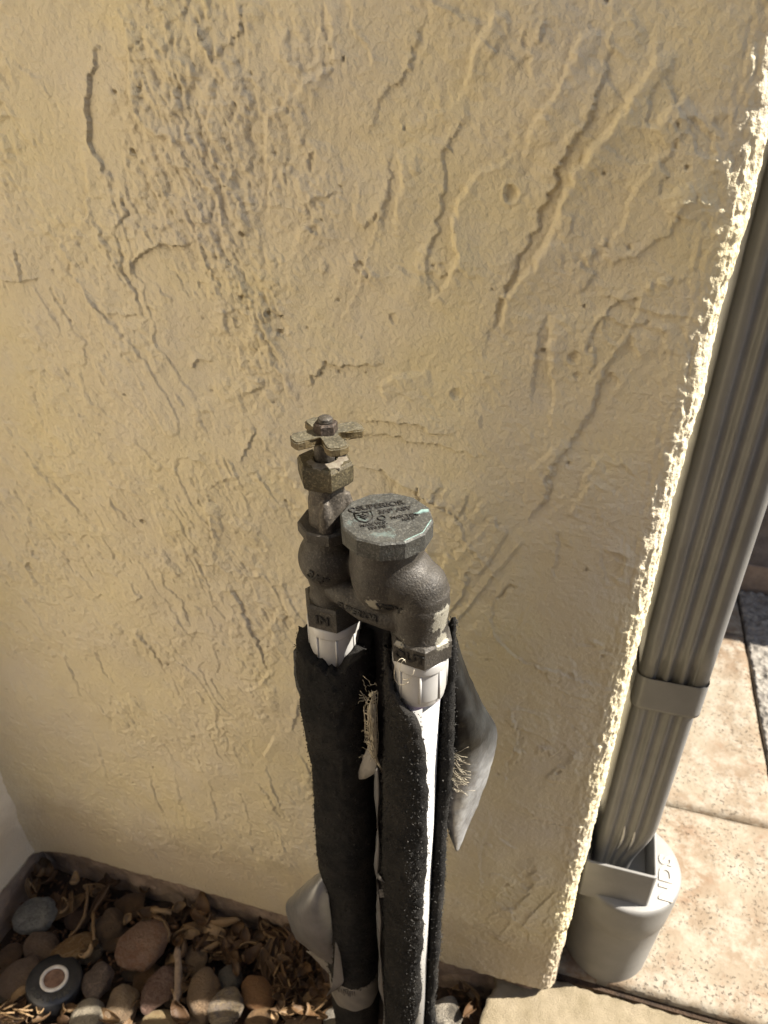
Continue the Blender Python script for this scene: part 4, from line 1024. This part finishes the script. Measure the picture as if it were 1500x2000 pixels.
# short printed ticks on the band
bm = bmesh.new()
for k in range(14):
    a = ca - 1.15 + k * .085; r_ = .0243
    tube(bm, [(IX + r_ * math.cos(a), IY + r_ * math.sin(a), .1470), (IX + r_ * math.cos(a + .02), IY + r_ * math.sin(a + .02), .1395 - .0015 * (k % 3))], .00035, 5)
bm_obj('printed_mark', bm, M_tapeb, fs, True)
# narrow tape strip in the gap between the sleeves
rows = []
for q, (px, py) in enumerate([(737,1500),(738,1550),(737,1600),(739,1650),(737,1690),(737,1720),(740,1760),(742,1800),(741,1850),(744,1890),(747,1930),(751,1965),(752,2010)]):
    wd = 4.5 + 3 * math.sin(q * 2.1); rows.append([pp(px - wd, py, -.112 + .002 * math.sin(q)), pp(px, py, -.1155), pp(px + wd, py, -.112)])
patch('tape_strip', rows, M_tape, fs, 60, 8, wr=.0007, seed=12)
# frayed woven backing
rows = [[pp(726,1352,-.112), pp(733,1350,-.114), pp(738,1345,-.112)], [pp(714,1380,-.112), pp(724,1382,-.116), pp(735,1375,-.113)], [pp(716,1410,-.112), pp(728,1412,-.116), pp(737,1408,-.113)],
        [pp(717,1440,-.112), pp(728,1440,-.116), pp(738,1430,-.113)], [pp(724,1462,-.112), pp(732,1465,-.115), pp(738,1460,-.113)], [pp(733,1488,-.112), pp(735,1490,-.113), pp(737,1490,-.112)]]
core = [[tuple(np.array(a) * .35 + np.array(b) * .65), b, tuple(np.array(c) * .6 + np.array(b) * .4)] for a, b, c in rows]
patch('frayed_backing', core, M_fib, fs, 60, 12, wr=.0016, seed=15, thick=.0004)
rw = random.Random(8); bm = bmesh.new(); RWS = np.array(rows)
for k in range(30):
    t = rw.uniform(-.15, 1.1); q0 = rw.uniform(0, 1.6); q1 = rw.uniform(2.6, 5); pts_ = []
    for q in np.linspace(q0, q1, 9):
        i = min(int(q), 4); f = q - i; row = RWS[i] * (1 - f) + RWS[i + 1] * f
        p = row[0] * (1 - t) + row[2] * t + (row[1] - (row[0] + row[2]) / 2) * max(0, 1 - (2 * t - 1) ** 2)
        pts_.append(tuple(p + np.array([rw.uniform(-.0004, .0004), -.0008 - rw.random() * .0012, rw.uniform(-.0006, .0006)])))
    tube(bm, pts_, .00022, 5)
for k in range(22):
    q = rw.uniform(0, 4.6); i = min(int(q), 4); f = q - i; row = RWS[i] * (1 - f) + RWS[i + 1] * f
    a_, b_ = row[0] + [-.0012, -.001, .0006], row[2] + [.0006, -.001, -.0004]
    tube(bm, [tuple(a_), tuple((a_ + b_) / 2 + [0, -.0022, rw.uniform(-.001, .001)]), tuple(b_)], .0002, 5)
tag(bm_obj('woven_strands', bm, M_fib, fs, True), kind='stuff')
rows = [[pp(722,1448,-.110), pp(730,1450,-.112), pp(738,1455,-.112)], [pp(708,1480,-.108), pp(722,1484,-.112), pp(736,1488,-.113)], [pp(700,1505,-.106), pp(715,1510,-.111), pp(735,1505,-.113)], [pp(697,1522,-.104), pp(712,1522,-.108), pp(730,1512,-.112)]]
patch('torn_tape', rows, M_tapeg, fs, 20, 16, wr=.001, seed=18)
rt = random.Random(5)
bm = bmesh.new()
for k in range(48):
    x, y = rt.uniform(716, 736), rt.uniform(1335, 1480); p = [pp(x, y, -.1155)]
    dx, dy = rt.uniform(-9, 3), rt.uniform(-12, 6)
    for s_ in range(1, 6): p.append(pp(x + dx * s_ / 2.5 + rt.uniform(-1.5, 1.5), y + dy * s_ / 2.5 + rt.uniform(-2, 2), -.116 - .001 * s_ * rt.random()))
    tube(bm, p, .00013, 4)
tag(bm_obj('loose_fibre', bm, M_fib, fs, True), kind='stuff')
bm = bmesh.new()
for t0, cx_, cy_, rx, ry in ((0, 792, 1308, 17, 20), (.9, 785, 1312, 22, 26)):
    tube(bm, [pp(cx_ + rx * math.cos(t) * (1 - .1 * t), cy_ + ry * math.sin(t), -.128 - .002 * math.sin(2 * t)) for t in np.linspace(t0, t0 + 4.6, 22)], .00020, 4)
for k in range(46):   # fuzz where the flap tore away
    x, y = rt.uniform(872, 892), rt.uniform(1470, 1550); a_ = rt.uniform(-.6, .9); l_ = rt.uniform(12, 40)
    tube(bm, [pp(x + l_ * s_ / 4 * math.cos(a_) + rt.uniform(-2, 2), y + l_ * s_ / 4 * math.sin(a_) + rt.uniform(-2, 2), -.0965 - .0008 * s_) for s_ in range(5)], .00012, 4)
tag(bm_obj('loose_fibre', bm, M_fib, fr, True), kind='stuff')
# tape stuck to the wall behind the left sleeve
rows = [[pp(572,1272,-.060), pp(585,1262,-.062), pp(600,1258,-.066)], [pp(574,1300,-.060), pp(586,1296,-.063), pp(602,1292,-.068)], [pp(576,1330,-.060), pp(588,1326,-.063), pp(604,1322,-.068)], [pp(584,1358,-.060), pp(594,1355,-.063), pp(608,1350,-.068)]]
patch('tape_behind', rows, M_tapeb, fs, 18, 14, wr=.001, seed=22)

# ------------------------------------------------------------------ sprinkler head
sp = P(106, 1912, 2, -.012); sr = 52 * depth_of(sp) / F
sk = empty('sprinkler_head', tuple(sp)); tag(sk, 'round black sprinkler head with white ring and rusty centre among pebbles', 'sprinkler')
tiltm = Matrix.Translation(Vector(sp)) @ Matrix.Rotation(rad(-9), 4, 'X') @ Matrix.Rotation(rad(7), 4, 'Y')
def spart(name, prof, mat, n=64):
    bm = bmesh.new(); lathe(bm, (0, 0), prof, n); bmesh.ops.transform(bm, matrix=tiltm, verts=bm.verts); return bm_obj(name, bm, mat, sk, True, 0)
spart('cap_disc', [(sr * .90, -.03), (sr, -.028), (sr, -.006), (sr * .985, -.002), (sr * .95, .0), (sr * .50, .0006)], M_black)
spart('white_ring', [(sr * .50, -.004), (sr * .50, .0018), (sr * .48, .0024), (sr * .38, .0024), (sr * .37, .0010), (sr * .30, .0010)], M_ring)
spart('core', [(sr * .365, -.004), (sr * .365, .0012), (sr * .32, .0024), (sr * .28, .0014), (sr * .22, .0026), (sr * .17, .0014), (sr * .10, .0026), (sr * .06, .0012)], M_core)
for i, ch in enumerate('PRO-SPRAY'):
    a = rad(-128 + i * 15 + 0); me = text_mesh(ch, .0072, .0003, .0001)
    me.transform(tiltm @ Matrix.Translation((sr * .76 * math.cos(a), sr * .76 * math.sin(a), .0006)) @ Matrix.Rotation(a + math.pi / 2, 4, 'Z')); link('lettering', me, M_blackl, sk, False)

# ------------------------------------------------------------------ pebbles
def pebble_mesh(name, seed, ang=0.0, sub=4, amp=.30):
    bm = bmesh.new(); bmesh.ops.create_icosphere(bm, subdivisions=sub, radius=1)
    V = np.array([v.co[:] for v in bm.verts])
    d = (fbm(V[:, 0], V[:, 1], V[:, 2], s=1.1, o=3, seed=seed) - .5) * amp * 2
    if ang:   # broken faces
        rr_ = np.random.RandomState(seed)
        for k in range(9):
            n = rr_.normal(size=3); n /= np.linalg.norm(n); c = .62 + .25 * rr_.rand(); q = V @ n - c; V = V - np.clip(q, 0, 9)[:, None] * n * ang
    d2 = (fbm(V[:, 0], V[:, 1], V[:, 2], s=.22, o=3, seed=seed + 3) - .5) * .035
    V = V * (1 + d + d2)[:, None]
    for v, c in zip(bm.verts, V): v.co = c
    me = bpy.data.meshes.new(name); bm.to_mesh(me); bm.free(); me.polygons.foreach_set('use_smooth', [True] * len(me.polygons)); return me
PEB = [  # px, py, rx, ry, turn, z, (colours), vein, angular, label
 (72,1781,44,34,25,-.018,(.17,.18,.19),(.30,.32,.33),(.42,.44,.45),0,'blue grey pebble with white veins in the left corner'),
 (79,1843,33,29,-10,-.024,(.16,.115,.085),(.23,.17,.13),None,0,'brown pebble just below the veined grey pebble'),
 (145,1851,44,27,35,-.022,(.27,.17,.07),(.20,.115,.045),(.40,.30,.18),0,'amber yellow pebble above the sprinkler head'),
 (38,1906,42,44,0,-.020,(.17,.125,.10),(.21,.16,.13),None,0,'large dull brown pebble left of the sprinkler head'),
 (278,1840,49,52,-20,-.012,(.34,.235,.18),(.29,.19,.15),(.24,.12,.07),0,'largest pinkish tan pebble, round with a dimpled top'),
 (213,1806,32,30,0,-.032,(.14,.10,.07),(.18,.13,.09),None,.4,'brown pebble behind the large pink one'),
 (253,1767,32,23,20,-.034,(.16,.10,.055),(.11,.07,.04),None,.6,'flat brown stone nearest the wall above the pink pebble'),
 (192,1908,30,35,20,-.022,(.20,.165,.15),(.13,.10,.09),(.30,.24,.21),.5,'grey brown stone with a cleft, right of the sprinkler head'),
 (172,1980,34,33,-30,-.020,(.30,.28,.24),(.40,.38,.33),None,0,'smooth grey pebble at the bottom edge, half in the sun'),
 (236,1958,28,36,-10,-.022,(.37,.30,.22),(.26,.19,.13),None,.3,'cream and brown pebble between the grey pebble and the red stone'),
 (306,1930,31,42,-12,-.016,(.13,.075,.06),(.19,.12,.10),(.25,.18,.16),.9,'dark red angular stone below the pink pebble'),
 (316,1993,38,24,0,-.026,(.38,.33,.20),(.28,.20,.12),None,0,'yellowish pebble cut by the bottom edge of the picture'),
 (397,1938,37,44,15,-.014,(.30,.215,.14),(.24,.18,.13),None,.2,'tan egg shaped pebble in the middle of the bed'),
 (440,1969,40,34,20,-.012,(.36,.29,.19),(.17,.155,.16),(.42,.36,.26),.5,'two tone pebble, tan with a grey patch'),
 (449,1910,26,25,0,-.028,(.125,.125,.125),(.18,.175,.165),None,.3,'small slate grey pebble behind the two tone one'),
 (382,1871,23,32,5,-.026,(.17,.12,.08),(.24,.18,.12),None,.9,'upright brown chipped stone above the egg shaped pebble'),
 (503,1939,37,29,-15,-.018,(.30,.165,.07),(.22,.12,.055),None,.2,'rusty orange pebble right of the slate grey one'),
 (505,1987,30,20,10,-.022,(.28,.18,.09),(.17,.11,.06),None,.3,'brown pebble at the bottom edge below the orange one'),
 (380,1994,28,18,0,-.028,(.26,.20,.13),(.18,.13,.09),None,.5,'mottled pebble at the bottom edge below the egg shaped one'),
 (588,1998,38,16,5,-.024,(.27,.19,.13),(.20,.14,.10),None,0,'pinkish brown pebble at the bottom edge left of the pipes'),
 (655,1992,26,28,0,-.026,(.22,.215,.20),(.30,.29,.27),None,.4,'grey pebble touching the foot of the left foam sleeve'),
 (872,1978,32,30,10,-.022,(.42,.40,.36),(.30,.29,.27),(.55,.54,.50),.4,'pale grey pebble right of the white pipe'),
 (925,1990,24,16,0,-.030,(.22,.13,.07),(.15,.09,.05),None,.4,'brown pebble beside the concrete ledge'),
 (462,1872,20,16,0,-.034,(.14,.09,.05),(.10,.06,.035),None,.3,'small dark pebble half buried under curled leaves'),
 (146,1789,24,22,0,-.036,(.13,.08,.06),(.09,.06,.045),None,.4,'dark red brown pebble between the veined and the amber pebbles'),
 (20,1862,26,18,15,-.030,(.13,.09,.06),(.18,.12,.08),None,.4,'flat brown stone against the side wall at the left edge'),
]
for i, (px, py, rx, ry, turn, z, ca_, cb_, vein, ang, lab) in enumerate(PEB):
    p = P(px, py, 2, z); k = depth_of(p) / F
    o = link('pebble', pebble_mesh('pebble', 400 + i * 7, ang or .22), m_stone('stone', ca_, cb_, 50 + 8 * (i % 4), vein))
    rxm, rym = rx * k * 1.0, ry * k * 1.06; rz = min(rxm, rym) * (.70 if not ang else .8)
    o.scale = (rxm, rym, rz); o.rotation_euler = (rad(random.uniform(-8, 8)), rad(random.uniform(-8, 8)), rad(turn + 16)); o.location = (p[0], p[1], p[2] - rz * .35)
    tag(o, lab, 'pebble', 'river pebbles in the planting bed')
fm = [pebble_mesh('pebble', 900 + i, .4 * (i % 2), 3) for i in range(6)]
fmat = [m_stone('stone', a, b) for a, b in (((.16, .11, .075), (.22, .16, .11)), ((.12, .11, .10), (.19, .18, .17)), ((.24, .15, .08), (.16, .10, .055)), ((.30, .24, .18), (.22, .17, .12)), ((.14, .08, .055), (.09, .055, .04)), ((.33, .29, .22), (.24, .2, .16)))]
for m_, k in zip(fm, fmat): m_.materials.append(k)
rq = random.Random(12); spots = []; FILL = []
for k in range(170):
    x, y = rq.uniform(-.46, .10), rq.uniform(-.36, -.015)
    if min(math.hypot(x - IX, y - IY), math.hypot(x - OX, y - OY)) < .035: continue
    if math.hypot(x - sp[0], y - sp[1]) < sr + .006: continue
    if any(math.hypot(x - a, y - b) < (.026 if y > -.19 else .034) for a, b in spots): continue
    spots.append((x, y))
for k, (x, y) in enumerate(spots):
    o = bpy.data.objects.new('pebble', fm[k % 6]); COL.objects.link(o); r_ = rq.uniform(.011, .019)
    front = y < -.17
    o.scale = (r_, r_ * rq.uniform(.75, 1.2), r_ * .7); o.rotation_euler = (rq.uniform(-.4, .4), rq.uniform(-.4, .4), rq.uniform(0, 6)); o.location = (x, y, -.050 + (.012 if front else 0) + rq.uniform(-.004, .003))
    FILL.append((o, k % 6, r_))

# ------------------------------------------------------------------ curled dry leaves and bark
def leaf_mesh(i, L, W, curl, bend, twist):
    n, m = 16, 9; A = np.zeros((n, m, 3)); 
    for a in range(n):
        t = a / (n - 1); wd = W * (math.sin(math.pi * (t * .92 + .04)) ** .55); th0 = bend * (t - .5)
        cx_ = (L / bend) * math.sin(th0) if abs(bend) > .05 else L * (t - .5); cz_ = (L / bend) * (1 - math.cos(th0)) if abs(bend) > .05 else 0
        for b in range(m):
            s_ = (b / (m - 1) - .5); ph = s_ * curl; R = wd / max(curl, .1)
            yy, z1 = R * math.sin(ph), R * (1 - math.cos(ph)) 
            tw = twist * (t - .5); y2, z2 = yy * math.cos(tw) - z1 * math.sin(tw), yy * math.sin(tw) + z1 * math.cos(tw)
            A[a, b] = (cx_ - z2 * math.sin(th0), y2, cz_ + z2 * math.cos(th0))
    A[..., 2] += (fbm(A[..., 0], A[..., 1], s=.008, o=2, seed=i) - .5) * .002
    me = gridmesh('dry_leaf', A); bm = bmesh.new(); bm.from_mesh(me); bmesh.ops.recalc_face_normals(bm, faces=bm.faces[:]); bmesh.ops.solidify(bm, geom=bm.faces[:], thickness=.0005); bm.to_mesh(me); bm.free()
    me.polygons.foreach_set('use_smooth', [True] * len(me.polygons)); return me
rl = random.Random(31)
LM = []; LW = []; LC = []
for i in range(14):
    wl, cl_ = rl.uniform(.017, .034), rl.uniform(1.3, 4.2); LW.append(wl); LC.append(cl_)
    me = leaf_mesh(i, rl.uniform(.030, .060), wl, cl_, rl.choice([.5, 1.4, 2.4, 3.4, -2.0]), rl.uniform(-1.2, 1.2)); me.materials.append(M_leaf[(0, 1, 0, 2)[i % 4]]); LM.append(me)
def leaf(px, py, z, mesh_i, rot, sc=1.0, label=None, mat=None):
    p = P(px, py, 2, z); o = bpy.data.objects.new('dry_leaf', LM[mesh_i]); COL.objects.link(o); o.location = tuple(p); o.rotation_euler = rot; o.scale = (sc,) * 3
    tag(o, label or lab_leaf(px, py, mesh_i, sc), 'leaf', 'curled dry leaves in the planting bed')
SHORT = {0: 'veined blue grey pebble', 2: 'amber pebble', 3: 'sprinkler head', 4: 'large pink pebble', 7: 'cleft stone', 9: 'cream brown pebble', 10: 'dark red stone', 12: 'tan egg shaped pebble', 13: 'two tone pebble', 14: 'slate grey pebble', 15: 'chipped stone', 16: 'rusty orange pebble', 20: 'left sleeve', 21: 'pale pebble by the pipes'}
def near(px, py):
    k = min(SHORT, key=lambda q: math.hypot(PEB[q][0] - px, PEB[q][1] - py)); dx, dy = px - PEB[k][0], py - PEB[k][1]; d = math.hypot(dx, dy)
    rel = ('right of' if dx > 0 else 'left of') if abs(dx) > abs(dy) else ('below' if dy > 0 else 'above')
    return ('well ' if d > 90 else '') + rel + ' the ' + SHORT[k]
def lab_leaf(px, py, i, sc):
    wd = 'wide' if LW[i] > .019 else 'narrow'; cl = ('rusty', 'tan', 'rusty', 'straw coloured')[i % 4]; sh = 'rolled' if LC[i] > 3.2 else 'cupped'
    return '%s %s %s %s leaf %s' % ('small' if sc < .75 else 'larger', wd, sh, cl, near(px, py))
poly_leaf = [(60,1690,240,1790,26), (240,1735,420,1830,40), (330,1800,480,1900,44), (430,1790,600,1900,80), (520,1880,650,1990,66), (100,1700,300,1780,26), (560,1840,640,1900,20), (640,1900,660,2000,5), (0,1850,40,2000,10), (120,1860,260,2000,14), (860,1900,1000,1990,26), (340,1860,370,1990,8), (0,1960,150,2000,16)]
for x0_, y0_, x1_, y1_, cnt in poly_leaf:
    for k in range(int(cnt * .72)):
        px, py = rl.uniform(x0_, x1_), rl.uniform(y0_, y1_)
        yw = 1648 + (px - 79) * .2925
        if py < yw + 34: continue
        inpeb = any(((px - q[0]) / q[2]) ** 2 + ((py - q[1]) / q[3]) ** 2 < .8 for q in PEB) or math.hypot(px - 106, py - 1912) < 56
        if inpeb: continue
        leaf(px, py, rl.uniform(-.036, -.016), rl.randrange(14), (rl.uniform(-1, 1), rl.uniform(-.6, .6), rl.uniform(0, 6.3)), rl.uniform(.6, 1.0))
for o, k, r_ in FILL:
    cc = RW.T @ (np.array(o.location) - CAM); px, py = 750 + F * cc[0] / -cc[2], 1000 - F * cc[1] / -cc[2]
    tag(o, '%s half buried %s filler pebble %s' % ('tiny' if r_ < .014 else 'small', ('brown', 'grey', 'orange brown', 'cream', 'dark red', 'pale')[k], near(px, py)), 'pebble', 'small half buried pebbles')
# named bits of bark and stalks
def stick(pts, r, label, mat, name='twig', cat='twig'):
    bm = bmesh.new(); P3 = [tuple(P(x, y, 2, z)) for x, y, z in pts]; n = len(P3)
    Q = []
    for k in range(n - 1):
        for t in (0, .33, .66): Q.append(tuple(Vector(P3[k]).lerp(Vector(P3[k + 1]), t)))
    Q.append(P3[-1]); tube(bm, Q, [r * (.75 + .5 * math.sin(k * 1.3) ** 2) for k in range(len(Q))], 8)
    for v in bm.verts: v.co += Vector((rl.uniform(-1, 1), rl.uniform(-1, 1), rl.uniform(-1, 1))) * r * .12
    o = bm_obj(name, bm, mat, None, True); tag(o, label, cat); return o
M_bark = simple('grey_bark', (.12, .085, .06), (.24, .18, .13), 120, .9, 400, .0015)
stick([(347,1850,-.012), (349,1890,-.012), (347,1940,-.014), (340,1975,-.018)], .0042, 'upright grey twig between the red stone and the egg shaped pebble', M_bark)
stick([(182,1780,-.02), (182,1810,-.018), (184,1836,-.02)], .0022, 'short grey twig beside the amber pebble', M_leaf[2])
stick([(296,1776,-.010), (320,1780,-.010), (334,1782,-.014)], .0035, 'pale straw stick above the large pink pebble', M_leaf[2])
stick([(172,1730,-.004), (170,1760,-.006), (165,1790,-.018), (150,1815,-.022), (135,1830,-.026)], .0020, 'thin curved stalk hanging over the amber pebble', M_leaf[1])
stick([(300,1788,-.004), (322,1800,-.004), (331,1825,-.010), (328,1840,-.014)], .0022, 'thin curved stalk hugging the large pink pebble', M_leaf[1])
for k in range(14):   # sunlit straw at the lower left
    x, y = rl.uniform(-6, 50), rl.uniform(1966, 2010); a_ = rl.uniform(-.9, .5)
    stick([(x, y, -.012), (x + 14 * math.cos(a_), y + 14 * math.sin(a_), -.008), (x + 30 * math.cos(a_), y + 30 * math.sin(a_), -.012)], .0010, 'thin pale straw in the sunlit lower left corner', M_leaf[2], 'straw', 'straw')['group'] = 'straw in the lower left corner'
# fine mulch crumbs that nobody could count
V = []; Fc = []
for k in range(2600):
    x, y = rl.uniform(-.48, .13), rl.uniform(-.30, -.002); z = -.052 + .012 * rl.random(); s_ = rl.uniform(.0015, .005); a_ = rl.uniform(0, 6.3); b = len(V)
    dx, dy = math.cos(a_) * s_, math.sin(a_) * s_; hz = rl.uniform(.0004, .002)
    V += [(x - dx, y - dy, z), (x + dy * .35, y - dx * .35, z + hz), (x + dx, y + dy, z + rl.uniform(-.001, .003)), (x - dy * .35, y + dx * .35, z + hz), (x, y, z - .002)]
    Fc += [(b, b + 1, b + 2, b + 3), (b, b + 4, b + 1), (b + 1, b + 4, b + 2), (b + 2, b + 4, b + 3), (b + 3, b + 4, b)]
tag(link('mulch', mesh('mulch', V, Fc), simple('mulch', (.07, .036, .018), (.17, .09, .045), 40, .9, 100, 0), None, False), 'dark brown mulch crumbs under the pebbles', kind='stuff')
